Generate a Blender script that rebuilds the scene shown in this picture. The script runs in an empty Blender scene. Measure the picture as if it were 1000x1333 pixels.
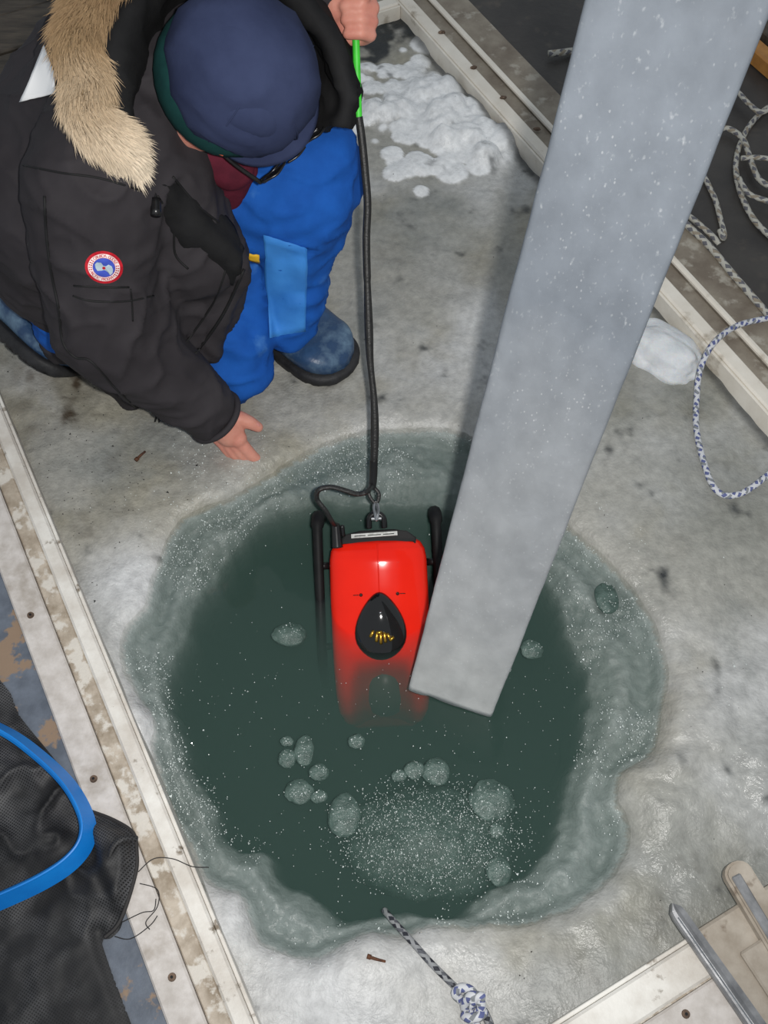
import bpy, bmesh, math, random
import numpy as np
from mathutils import Vector, Matrix, noise
from mathutils.bvhtree import BVHTree

random.seed(7); rng = np.random.default_rng(11)
SC = bpy.context.scene
COL = SC.collection

# ------------------------------------------------------------------ camera
CAM_H, PITCH, FPX = 1.6, math.radians(60), 1250.0
cam = bpy.data.cameras.new('camera'); camo = bpy.data.objects.new('camera', cam); COL.objects.link(camo)
cam.sensor_fit = 'HORIZONTAL'; cam.sensor_width = 36.0; cam.lens = 36.0 * FPX / 1000.0
cam.clip_start = 0.02; cam.clip_end = 50
camo.location = (0, 0, CAM_H); camo.rotation_euler = (math.pi / 2 - PITCH, 0, 0)
SC.camera = camo
# ------------------------------------------------------------------ world (dim light inside the tent) and the camera's flash
w = bpy.data.worlds.new('tent_light'); SC.world = w; w.use_nodes = True
w.node_tree.nodes['Background'].inputs[0].default_value = (0.86, 0.93, 1.0, 1)
w.node_tree.nodes['Background'].inputs[1].default_value = 0.36
fl = bpy.data.lights.new('camera_flash', 'SPOT'); flo = bpy.data.objects.new('camera_flash', fl); COL.objects.link(flo)
fl.energy = 90; fl.color = (1.0, 0.975, 0.94); fl.shadow_soft_size = 0.016
fl.spot_size = math.radians(96); fl.spot_blend = 0.9
flo.location = (0.055, 0.0, CAM_H + 0.02); flo.rotation_euler = (math.pi / 2 - PITCH, 0, 0)
SC.view_settings.view_transform = 'Standard'; SC.view_settings.look = 'None'
SC.view_settings.gamma = 1.0; SC.view_settings.use_curve_mapping = False
SC.view_settings.exposure = 0.08

# ------------------------------------------------------------------ helpers
VF = Vector((0, math.cos(PITCH), -math.sin(PITCH))); VU = Vector((0, math.sin(PITCH), math.cos(PITCH))); VR = Vector((1, 0, 0))
C0 = Vector((0, 0, CAM_H))
def ray(u, v): return VF + VR * ((u - 500) / FPX) - VU * ((v - 666.5) / FPX)
def G(u, v, z=0.0):
    d = ray(u, v); return C0 + d * ((z - CAM_H) / d.z)
def W(u, v, k): return C0 + ray(u, v) * k
TH = math.radians(28); E2 = Vector((math.cos(TH), math.sin(TH), 0)); E1 = Vector((math.sin(TH), -math.cos(TH), 0))
def ST(s, t, z=0.0): return E2 * s + E1 * t + Vector((0, 0, z))     # hatch frame coordinates
SL, SR, TT, TB = -0.133, 1.2, -2.16, 0.066

def srgb(r, g, b):
    f = lambda c: (c / 255 / 12.92) if c <= 10 else ((c / 255 + 0.055) / 1.055) ** 2.4
    return (f(r), f(g), f(b), 1)

def mat(name, c1, c2=None, scale=8, rough=0.6, spec=0.4, metal=0.0, bump=0.0, bscale=60, c3=None, s3=3, t3=(0.55, 0.65),
        detail=6, rough2=None, sheen=0, coat=0, stretch=None, mixr=(0.35, 0.65), sss=0):
    m = bpy.data.materials.new(name); m.use_nodes = True; nt = m.node_tree; N = nt.nodes; L = nt.links
    p = N['Principled BSDF']
    p.inputs['Base Color'].default_value = c1; p.inputs['Roughness'].default_value = rough
    p.inputs['Specular IOR Level'].default_value = spec; p.inputs['Metallic'].default_value = metal
    p.inputs['Coat Weight'].default_value = coat
    if sheen: p.inputs['Sheen Weight'].default_value = sheen
    if sss:
        p.inputs['Subsurface Weight'].default_value = sss; p.inputs['Subsurface Radius'].default_value = (1, .6, .4); p.inputs['Subsurface Scale'].default_value = 0.008
    tc = N.new('ShaderNodeTexCoord'); src = tc.outputs['Object']
    if stretch:
        mp = N.new('ShaderNodeMapping'); mp.inputs['Scale'].default_value = stretch; L.new(src, mp.inputs[0]); src = mp.outputs[0]
    def nz(s, d=detail, ro=0.6):
        n = N.new('ShaderNodeTexNoise'); n.inputs['Scale'].default_value = s; n.inputs['Detail'].default_value = d; n.inputs['Roughness'].default_value = ro
        L.new(src, n.inputs['Vector']); return n
    def ramp(sock, a, b, ca=(0, 0, 0, 1), cb=(1, 1, 1, 1)):
        r = N.new('ShaderNodeValToRGB'); r.color_ramp.elements[0].position = a; r.color_ramp.elements[1].position = b
        r.color_ramp.elements[0].color = ca; r.color_ramp.elements[1].color = cb; L.new(sock, r.inputs[0]); return r
    col = None
    if c2 is not None:
        n = nz(scale); r = ramp(n.outputs['Fac'], mixr[0], mixr[1], c1, c2); col = r.outputs[0]
        if rough2 is not None:
            r2 = ramp(n.outputs['Fac'], mixr[0], mixr[1], (rough,) * 3 + (1,), (rough2,) * 3 + (1,)); L.new(r2.outputs[0], p.inputs['Roughness'])
    if c3 is not None:
        n3 = nz(s3); r3 = ramp(n3.outputs['Fac'], t3[0], t3[1])
        mx = N.new('ShaderNodeMix'); mx.data_type = 'RGBA'; L.new(r3.outputs[0], mx.inputs[0])
        if col: L.new(col, mx.inputs[6])
        else: mx.inputs[6].default_value = c1
        mx.inputs[7].default_value = c3; col = mx.outputs[2]
    if col: L.new(col, p.inputs['Base Color'])
    if bump:
        b = N.new('ShaderNodeBump'); b.inputs['Strength'].default_value = bump; b.inputs['Distance'].default_value = 0.004
        L.new(nz(bscale).outputs['Fac'], b.inputs['Height']); L.new(b.outputs[0], p.inputs['Normal'])
    return m

def tag(o, label=None, cat=None, group=None, kind=None):
    if label: o['label'] = label
    if cat: o['category'] = cat
    if group: o['group'] = group
    if kind: o['kind'] = kind
    return o
def empty(name, loc=(0, 0, 0), **k):
    o = bpy.data.objects.new(name, None); COL.objects.link(o); o.location = loc; o.empty_display_size = 0.05
    return tag(o, **k)
def link(name, me, m=None, parent=None, smooth=False, **k):
    o = bpy.data.objects.new(name, me); COL.objects.link(o)
    if m is not None and len(me.materials) == 0: me.materials.append(m)
    if smooth:
        me.polygons.foreach_set('use_smooth', [True] * len(me.polygons))
    if parent is not None:
        o.parent = parent
        o.matrix_parent_inverse = Matrix.Translation(-parent.location)
    return tag(o, **k)
def from_bm(bm, name='m'):
    bmesh.ops.recalc_face_normals(bm, faces=bm.faces[:])
    me = bpy.data.meshes.new(name); bm.to_mesh(me); bm.free(); return me
def pyd(v, f, name='m'):
    me = bpy.data.meshes.new(name); me.from_pydata([tuple(x) for x in v], [], f); me.update(); return me

def cr(pts, n=8, closed=False):
    P = [np.array(p, float) for p in pts]; out = []; m = len(P)
    rngi = range(m) if closed else range(m - 1)
    for i in rngi:
        if closed: a, b, c, d = P[i - 1], P[i], P[(i + 1) % m], P[(i + 2) % m]
        else: a, b, c, d = P[max(i - 1, 0)], P[i], P[i + 1], P[min(i + 2, m - 1)]
        for j in range(n):
            t = j / n
            out.append(0.5 * (2 * b + (c - a) * t + (2 * a - 5 * b + 4 * c - d) * t * t + (3 * b - a - 3 * c + d) * t ** 3))
    if not closed: out.append(P[-1])
    return [Vector(p) for p in out]

def tube(pts, r, ns=10, closed=False, sm=6, flat=None):
    """tube mesh with UV (u = metres along, v = turns round); r number or function of 0..1"""
    p = cr(pts, sm, closed) if sm else [Vector(x) for x in pts]
    n = len(p); bm = bmesh.new(); uvl = bm.loops.layers.uv.new('UVMap')
    rings = []; acc = 0; accs = []
    t0 = (p[1] - p[0]).normalized(); nrm = t0.orthogonal().normalized() if flat is None else Vector(flat)
    for i in range(n):
        if closed: t = (p[(i + 1) % n] - p[i - 1]).normalized()
        else: t = (p[min(i + 1, n - 1)] - p[max(i - 1, 0)]).normalized()
        nrm = (nrm - t * nrm.dot(t)).normalized(); bn = t.cross(nrm)
        if i: acc += (p[i] - p[i - 1]).length
        accs.append(acc)
        rr = r(i / (n - 1)) if callable(r) else r
        ra, rb = rr if isinstance(rr, tuple) else (rr, rr)
        rings.append([bm.verts.new(p[i] + nrm * (math.cos(2 * math.pi * j / ns) * ra) + bn * (math.sin(2 * math.pi * j / ns) * rb)) for j in range(ns)])
    m = n if closed else n - 1
    for i in range(m):
        a, b = rings[i], rings[(i + 1) % n]
        ua, ub = accs[i], accs[i + 1] if i + 1 < n else accs[-1] + (p[0] - p[-1]).length
        for j in range(ns):
            k = (j + 1) % ns
            f = bm.faces.new((a[j], a[k], b[k], b[j]))
            for l, uv in zip(f.loops, ((ua, j / ns), (ua, (j + 1) / ns), (ub, (j + 1) / ns), (ub, j / ns))): l[uvl].uv = uv
    if not closed:
        bm.faces.new(rings[0][::-1]); bm.faces.new(rings[-1])
    return from_bm(bm)

def box_bm(bm, o, ax, ay, az, x0, x1, y0, y1, z0, z1, bev=0.0, seg=1):
    vs = [bm.verts.new(o + ax * x + ay * y + az * z) for z in (z0, z1) for y in (y0, y1) for x in (x0, x1)]
    fs = [bm.faces.new([vs[i] for i in q]) for q in ((0, 2, 3, 1), (4, 5, 7, 6), (0, 1, 5, 4), (2, 6, 7, 3), (0, 4, 6, 2), (1, 3, 7, 5))]
    if bev:
        bmesh.ops.recalc_face_normals(bm, faces=fs)
        es = list({e for f in fs for e in f.edges})
        bmesh.ops.bevel(bm, geom=es, offset=bev, segments=seg, affect='EDGES', profile=0.5)
ZV = Vector((0, 0, 1))
def stbox(name, m, s0, s1, t0, t1, z0, z1, parent=None, bev=0.003, **k):
    bm = bmesh.new(); box_bm(bm, Vector((0, 0, 0)), E2, E1, ZV, min(s0, s1), max(s0, s1), min(t0, t1), max(t0, t1), z0, z1, bev)
    return link(name, from_bm(bm), m, parent, **k)

def capsule(bm, a, b, ra, rb=None, ns=16, nh=5):
    a, b = Vector(a), Vector(b); rb = ra if rb is None else rb
    ax = b - a; L = ax.length; ax = ax / L if L > 1e-6 else Vector((0, 0, 1))
    n1 = ax.orthogonal().normalized(); n2 = ax.cross(n1)
    prof = [(-ra * math.cos(math.pi / 2 * i / nh), ra * math.sin(math.pi / 2 * i / nh)) for i in range(nh + 1)]
    prof += [(L + rb * math.sin(math.pi / 2 * i / nh), rb * math.cos(math.pi / 2 * i / nh)) for i in range(nh + 1)]
    rings = []
    for h, r in prof:
        if r < 1e-6: rings.append([bm.verts.new(a + ax * h)])
        else: rings.append([bm.verts.new(a + ax * h + n1 * (r * math.cos(2 * math.pi * j / ns)) + n2 * (r * math.sin(2 * math.pi * j / ns))) for j in range(ns)])
    for q, s in zip(rings, rings[1:]):
        for j in range(ns):
            k = (j + 1) % ns
            if len(q) == 1: bm.faces.new((q[0], s[j], s[k]))
            elif len(s) == 1: bm.faces.new((q[j], s[0], q[k]))
            else: bm.faces.new((q[j], s[j], s[k], q[k]))
def ellip(bm, M, seg=20):
    bmesh.ops.create_uvsphere(bm, u_segments=seg, v_segments=seg // 2 + 2, radius=1.0, matrix=M)
def frame(o, x, y, z, sx=1, sy=1, sz=1):
    M = Matrix.Identity(4)
    for i, (a, s) in enumerate(((x, sx), (y, sy), (z, sz))):
        for r in range(3): M[r][i] = a[r] * s
    for r in range(3): M[r][3] = o[r]
    return M

def remesh(bm, voxel, smooth=6, fac=0.5):
    bmesh.ops.recalc_face_normals(bm, faces=bm.faces[:])
    me = bpy.data.meshes.new('tmp'); bm.to_mesh(me); bm.free()
    o = bpy.data.objects.new('tmp', me); COL.objects.link(o)
    md = o.modifiers.new('r', 'REMESH'); md.mode = 'VOXEL'; md.voxel_size = voxel
    if smooth:
        sm = o.modifiers.new('s', 'SMOOTH'); sm.factor = fac; sm.iterations = smooth
    dg = bpy.context.evaluated_depsgraph_get()
    out = bpy.data.meshes.new_from_object(o.evaluated_get(dg))
    bpy.data.objects.remove(o); bpy.data.meshes.remove(me)
    return out
def displace(me, fn):
    n = len(me.vertices); co = np.empty(n * 3); me.vertices.foreach_get('co', co); co = co.reshape(-1, 3)
    no = np.empty(n * 3); me.vertices.foreach_get('normal', no); no = no.reshape(-1, 3)
    for i in range(n):
        co[i] += no[i] * fn(Vector(co[i]), Vector(no[i]))
    me.vertices.foreach_set('co', co.ravel()); me.update()
def bvh_of(me): return BVHTree.FromPolygons([v.co.copy() for v in me.vertices], [tuple(p.vertices) for p in me.polygons])

def blobmesh(rad, seed, sub=3, amt=0.25, fr=1.5, scl=(1, 1, 1)):
    bm = bmesh.new(); bmesh.ops.create_icosphere(bm, subdivisions=sub, radius=1.0)
    for v in bm.verts:
        d = 1 + amt * noise.noise(v.co * fr + Vector((seed * 3.1, seed * 1.7, seed)))+ amt * .5 * noise.noise(v.co * fr * 2.7 + Vector((seed, seed * 5.7, 2)))
        v.co = Vector((v.co.x * scl[0], v.co.y * scl[1], v.co.z * scl[2])) * d * rad
    return from_bm(bm)

# ------------------------------------------------------------------ materials
M = {}
M['strip'] = mat('worn white paint', srgb(236, 233, 226), srgb(205, 198, 188), 14, 0.5, c3=srgb(128, 116, 100), s3=26, t3=(0.60, 0.68), bump=0.3, bscale=60, stretch=(1, 1, 1))
M['groove'] = mat('scuffed dirty white paint', srgb(196, 184, 168), srgb(150, 136, 118), 30, 0.65, c3=srgb(214, 208, 198), s3=22, t3=(0.5, 0.56), bump=0.4, bscale=80)
M['flange'] = mat('white painted plywood', srgb(214, 208, 203), srgb(190, 183, 176), 40, 0.55, c3=srgb(160, 150, 138), s3=9, t3=(0.6, 0.75), bump=0.15, bscale=140)
M['flange_dirty'] = mat('mud stained plywood', srgb(158, 150, 136), srgb(118, 108, 96), 9, 0.65, c3=srgb(172, 166, 154), s3=20, t3=(0.55, 0.65), bump=0.2, bscale=90)
M['strip_far'] = mat('grimy white paint', srgb(238, 233, 222), srgb(222, 215, 202), 10, 0.5, c3=srgb(150, 138, 118), s3=10, t3=(0.6, 0.72), bump=0.15)
M['floor_blue'] = mat('peeling blue grey paint', srgb(112, 120, 132), srgb(92, 99, 110), 30, 0.5, c3=srgb(148, 126, 106), s3=13, t3=(0.52, 0.56), bump=0.35, bscale=40)
M['floor_dark'] = mat('wet dark plywood', srgb(72, 69, 66), srgb(54, 52, 51), 6, 0.45, c3=srgb(92, 85, 77), s3=11, t3=(0.58, 0.75), bump=0.2, bscale=70)
M['floor_brown'] = mat('brown weathered planks', srgb(92, 82, 70), srgb(60, 53, 46), 10, 0.6, bump=0.3, bscale=40, stretch=(1, 6, 1))
M['screw'] = mat('rusty screw', srgb(120, 100, 84), srgb(80, 66, 56), 90, 0.5, metal=0.5)
M['steel'] = mat('dull steel', srgb(160, 161, 163), srgb(118, 119, 121), 25, 0.42, metal=0.35, bump=0.15, bscale=90)
M['wood_white'] = mat('chipped white wood', srgb(182, 173, 160), srgb(152, 141, 127), 18, 0.6, c3=srgb(110, 94, 78), s3=14, t3=(0.6, 0.68), bump=0.3, bscale=50)
M['orange'] = mat('orange yellow painted wood', srgb(196, 140, 72), srgb(168, 116, 60), 20, 0.5)
M['parka'] = mat('charcoal nylon cotton', srgb(56, 53, 56), srgb(46, 43, 46), 7, 0.78, 0.2, bump=0.25, bscale=14)
M['lining'] = mat('black hood lining', srgb(40, 40, 41), srgb(30, 30, 31), 9, 0.85, 0.12, bump=0.5, bscale=18)
M['seam'] = mat('black stitching', srgb(18, 18, 19), rough=0.7)
M['cap'] = mat('navy cotton', srgb(54, 62, 90), srgb(44, 51, 77), 9, 0.9, 0.12, bump=0.3, bscale=22)
M['green'] = mat('dark teal fleece', srgb(30, 70, 68), srgb(24, 56, 56), 20, 0.9, 0.1)
M['maroon'] = mat('maroon knit', srgb(96, 36, 50), srgb(74, 28, 40), 20, 0.9, 0.1, bump=0.2, bscale=200)
M['trousers'] = mat('blue insulated fabric', srgb(30, 92, 178), srgb(24, 76, 154), 8, 0.85, 0.15, c3=srgb(78, 132, 196), s3=9, t3=(0.60, 0.78), bump=0.5, bscale=24)
M['knee'] = mat('lighter blue reinforcement', srgb(62, 136, 214), srgb(46, 116, 196), 10, 0.6, 0.3, bump=0.1)
M['boot'] = mat('wet blue rubber', srgb(52, 82, 118), srgb(32, 50, 78), 12, 0.36, 0.4, c3=srgb(120, 150, 174), s3=12, t3=(0.5, 0.75), bump=0.3)
M['boot_trim'] = mat('royal blue boot collar', srgb(22, 66, 176), srgb(18, 50, 140), 20, 0.6)
M['sole'] = mat('black lugged rubber', srgb(26, 26, 28), srgb(44, 44, 46), 30, 0.6, bump=0.4, bscale=60)
M['skin'] = mat('chilled skin', srgb(212, 150, 132), srgb(202, 130, 114), 22, 0.5, 0.35, bump=0.15, bscale=120, sss=0.15)
M['nail'] = mat('fingernail', srgb(206, 140, 130), rough=0.3)
M['white_reflect'] = mat('reflective white tape', (1, 1, 1, 1), rough=0.4)
M['black_plastic'] = mat('black plastic', srgb(18, 18, 19), srgb(28, 28, 29), 20, 0.28, 0.5)
M['black_matte'] = mat('matte black plastic', srgb(17, 17, 18), srgb(26, 26, 27), 20, 0.6, 0.2)
M['black_rubber'] = mat('black cable jacket', srgb(24, 24, 24), srgb(38, 38, 37), 120, 0.42, 0.45, bump=0.3, bscale=300)
M['green_cord'] = mat('bright green cord', srgb(60, 196, 52), srgb(72, 214, 62), 60, 0.5)
M['red_shell'] = mat('glossy red shell', srgb(238, 40, 22), srgb(226, 34, 20), 6, 0.10, 0.25, coat=0.0)
M['label_white'] = mat('worn white label', srgb(214, 214, 210), srgb(170, 170, 166), 90, 0.5)
M['gold'] = mat('brass', srgb(214, 172, 70), srgb(150, 112, 40), 40, 0.25, metal=0.9)
M['screw_dark'] = mat('dark screw head', srgb(60, 22, 16), rough=0.4)
M['chrome'] = mat('stainless shackle', srgb(190, 192, 194), srgb(140, 142, 144), 40, 0.2, metal=0.95)
M['hoop'] = mat('sky blue plastic', srgb(18, 134, 222), srgb(14, 118, 204), 12, 0.35, 0.5)
M['thread'] = mat('dark loose thread', srgb(44, 42, 42), rough=0.7)
M['twig'] = mat('brown twig bark', srgb(104, 66, 42), srgb(66, 40, 28), 80, 0.7)
M['snow'] = mat('clean wet snow', srgb(226, 229, 231), srgb(206, 210, 214), 30, 0.5, bump=0.5, bscale=70, sss=0.3)
M['crystal'] = mat('ice crystal', srgb(226, 234, 232), rough=0.06, spec=1.0)
M['eye'] = mat('dark eye', srgb(36, 28, 24), rough=0.2)
M['tag_orange'] = mat('orange leather tag', srgb(170, 84, 58), rough=0.6)
M['yellow'] = mat('yellow loop', srgb(226, 178, 40), rough=0.6)
M['red_patch'] = mat('red embroidery', srgb(196, 22, 40), srgb(172, 16, 36), 200, 0.7)
M['white_patch'] = mat('white embroidery', srgb(240, 226, 224), rough=0.7)
M['blue_patch'] = mat('blue embroidery', srgb(62, 84, 186), rough=0.7)
M['grey_patch'] = mat('pale grey embroidery', srgb(178, 196, 206), rough=0.7)

def rope_mat(name, base, f1, f2, pitch=70.0):
    m = bpy.data.materials.new(name); m.use_nodes = True; nt = m.node_tree; N = nt.nodes; L = nt.links; p = N['Principled BSDF']
    p.inputs['Roughness'].default_value = 0.7
    uv = N.new('ShaderNodeTexCoord'); sp = N.new('ShaderNodeSeparateXYZ'); L.new(uv.outputs['UV'], sp.inputs[0])
    def mth(op, a, b=None):
        n = N.new('ShaderNodeMath'); n.operation = op
        for i, x in enumerate((a, b)):
            if x is None: continue
            if isinstance(x, (int, float)): n.inputs[i].default_value = x
            else: L.new(x, n.inputs[i])
        return n.outputs[0]
    u, v = sp.outputs[0], sp.outputs[1]
    def fleck(pu, kv, th, off=0.0):
        return mth('GREATER_THAN', mth('FRACT', mth('ADD', mth('ADD', mth('MULTIPLY', u, pu), mth('MULTIPLY', v, kv)), off)), th)
    a = mth('MULTIPLY', fleck(pitch, 2, 0.45), fleck(pitch * .51, -2, 0.42, .3))
    b = mth('MULTIPLY', fleck(pitch * .8, 2, 0.6, .1), fleck(pitch * .33, -1, 0.55, .6))
    mx = N.new('ShaderNodeMix'); mx.data_type = 'RGBA'; L.new(a, mx.inputs[0]); mx.inputs[6].default_value = base; mx.inputs[7].default_value = f1
    my = N.new('ShaderNodeMix'); my.data_type = 'RGBA'; L.new(b, my.inputs[0]); L.new(mx.outputs[2], my.inputs[6]); my.inputs[7].default_value = f2
    L.new(my.outputs[2], p.inputs['Base Color'])
    h = mth('FRACT', mth('ADD', mth('MULTIPLY', u, pitch * 4), mth('MULTIPLY', v, 3)))
    bp = N.new('ShaderNodeBump'); bp.inputs['Strength'].default_value = 0.5; bp.inputs['Distance'].default_value = 0.001
    L.new(h, bp.inputs['Height']); L.new(bp.outputs[0], p.inputs['Normal'])
    return m
M['rope_blue'] = rope_mat('white braid with blue flecks', srgb(208, 210, 214), srgb(92, 100, 146), srgb(132, 136, 140), 72)
M['rope_grey'] = rope_mat('grey white braid with dark flecks', srgb(186, 184, 174), srgb(104, 104, 110), srgb(150, 140, 124), 40)
M['rope_wet'] = rope_mat('wet grey braid with dark flecks', srgb(142, 144, 146), srgb(40, 42, 50), srgb(88, 90, 96), 60)

# ------------------------------------------------------------------ ice sheet
OUTER = [(560,558),(500,562),(440,574),(400,592),(350,622),(300,652),(250,670),(225,692),(205,740),(190,790),(165,822),(163,870),(186,905),(205,948),(202,985),(226,1060),(255,1108),(275,1150),(318,1170),(335,1215),(370,1238),(410,1247),(440,1228),(480,1212),(520,1216),(560,1203),(620,1206),(680,1201),(740,1180),(785,1148),(812,1110),(815,1070),(800,1040),(815,1000),(850,980),(862,930),(868,870),(858,830),(830,780),(790,730),(745,690),(700,640),(650,592),(600,566)]
INNER = [(560,645),(510,640),(460,642),(410,644),(360,658),(322,684),(292,722),(258,762),(240,802),(214,868),(220,930),(235,980),(272,1030),(288,1085),(345,1105),(360,1140),(410,1170),(470,1192),(525,1180),(575,1190),(610,1180),(640,1158),(690,1132),(732,1092),(738,1050),(748,1010),(765,960),(768,880),(748,820),(722,762),(700,722),(650,682),(600,655)]
WZ = -0.010
def poly2(px, n=5):
    return np.array([[p.x, p.y] for p in cr([tuple(G(u, v, WZ)) for u, v in px], n, True)])
PO, PI_ = poly2(OUTER), poly2(INNER)
def sdist(X, Y, poly):
    best = np.full(X.shape, 1e9); ins = np.zeros(X.shape, bool)
    a = poly; b = np.roll(poly, -1, 0)
    for (ax, ay), (bx, by) in zip(a, b):
        dx, dy = bx - ax, by - ay; L2 = dx * dx + dy * dy + 1e-12
        t = np.clip(((X - ax) * dx + (Y - ay) * dy) / L2, 0, 1)
        best = np.minimum(best, (X - ax - t * dx) ** 2 + (Y - ay - t * dy) ** 2)
        c = ((ay > Y) != (by > Y)) & (X < (bx - ax) * (Y - ay) / (by - ay + 1e-15) + ax)
        ins ^= c
    d = np.sqrt(best); return np.where(ins, -d, d)
def vnoise(X, Y, f, seed):
    """smooth value noise on arrays"""
    r = np.random.default_rng(seed); T = r.random((256, 256))
    x, y = X * f + 37.3, Y * f + 81.7
    i, j = np.floor(x).astype(int), np.floor(y).astype(int); fx, fy = x - i, y - j
    fx = fx * fx * (3 - 2 * fx); fy = fy * fy * (3 - 2 * fy)
    g = lambda a, b: T[a % 256, b % 256]
    return (g(i, j) * (1 - fx) + g(i + 1, j) * fx) * (1 - fy) + (g(i, j + 1) * (1 - fx) + g(i + 1, j + 1) * fx) * fy - 0.5
def fbm(X, Y, f, seed, o=4):
    s = 0; a = 1.0
    for k in range(o): s = s + a * vnoise(X, Y, f * 2 ** k, seed + k); a *= 0.5
    return s
def sst(x, a, b):
    t = np.clip((x - a) / (b - a), 0, 1); return t * t * (3 - 2 * t)
def blob2(X, Y, u, v, ru, ang=0, asp=1.0):
    c = G(u, v); r = ru * 2.0 / FPX
    dx, dy = X - c.x, Y - c.y
    ca, sa = math.cos(ang), math.sin(ang)
    p, q = (dx * ca + dy * sa) / r, (-dx * sa + dy * ca) / (r * asp)
    return np.exp(-(p * p + q * q))

SPK = 1
def snow_amount(X, Y):
    a = np.maximum.reduce([blob2(X, Y, 590, 165, 75, -1.0, 0.75), blob2(X, Y, 640, 195, 50), 0.8 * blob2(X, Y, 505, 150, 55), 0.9 * blob2(X, Y, 560, 120, 55), 0.6*blob2(X, Y, 470, 95, 45)])
    return sst(a + 0.25 * fbm(X, Y, 9, 5), 0.3, 0.75)
DIRT = [(70,490,46,.8),(110,505,26,1.1),(92,545,18,1.1),(30,532,15,1.2),(80,512,12,1.0),(40,510,10,1.0),(95,540,26,.7),(60,550,30,.6),(125,690,36,.35),(165,665,10,.8),(150,600,14,.5),(190,560,14,.4),(700,330,45,.2),(780,490,60,.25),(700,520,60,.2),(560,480,50,.18),(950,640,60,.2),(885,705,14,.35),(440,520,40,.2),(520,330,70,.2),(760,1300,60,.25),(900,1190,60,.35),(980,1180,50,.35),(930,960,60,.12),(620,360,60,.2),(330,560,40,.15)]
def height(X, Y):
    do = sdist(X, Y, PO); di = sdist(X, Y, PI_)
    do = do + 0.010 * fbm(X, Y, 22, 21, 3); di = di + 0.016 * fbm(X, Y, 18, 31, 4)
    z_ice = 0.004 + 0.012 * fbm(X, Y, 5, 1, 4) + 0.005 * fbm(X, Y, 26, 7, 3)
    # rounded lip towards the water
    lip = np.where(do > 0, 1 - np.exp(-do / 0.014), 0)
    sn = snow_amount(X, Y)
    lump = np.zeros(X.shape)
    rs = np.random.default_rng(5)
    for k in range(230):
        if k < 150: c = G(rs.normal(590, 45), rs.normal(165, 32))
        else: c = G(rs.normal(500, 40), rs.normal(125, 30))
        r = rs.uniform(.014, .045) * (1 if k < 150 else .7)
        d2 = (X - c.x) ** 2 + (Y - c.y) ** 2
        lump = np.maximum(lump, np.sqrt(np.maximum(0, r * r - d2)) * rs.uniform(.45, 1.0))
    z_ice = z_ice + sn * 0.008 + lump * (.35 + .65 * sn) + 0.006 * sn * fbm(X, Y, 60, 43, 2)
    sn = np.maximum(sn * .8, sst(lump, .002, .01))
    rough_r = np.maximum(blob2(X, Y, 905, 1020, 95), blob2(X, Y, 980, 1010, 60))
    z_ice = z_ice + rough_r * (0.012 + 0.022 * np.abs(fbm(X, Y, 12, 51, 3)))
    tl = np.maximum.reduce([blob2(X, Y, 185, 930, 30), blob2(X, Y, 300, 1195, 45), blob2(X, Y, 450, 1250, 60)])
    z_ice = z_ice + 0.018 * tl
    z_edge = WZ - 0.009
    z = z_edge + (z_ice - z_edge) * lip
    # slush shelf under the shallow water of the rim
    fr = np.clip(-do / np.maximum(-do + np.maximum(di, 0), 1e-4), 0, 1)
    shelf = WZ - 0.030 - 0.018 * fr + 0.015 * np.exp(-((fr - .6) / .22) ** 2) + 0.014 * fbm(X, Y, 16, 61, 4) + 0.005 * fbm(X, Y, 90, 71, 2)
    shelf = np.minimum(shelf, WZ - 0.0015)
    z = np.where(do <= 0, np.minimum(z, 0) * 0 + (z_edge + (shelf - z_edge) * sst(-do, 0, 0.02)), z)
    # the open water
    drop = sst(-di, -0.004, 0.05)
    z = np.where(di < 0.004, z - drop * 0.55, z)
    return z, do, di, sn
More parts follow.
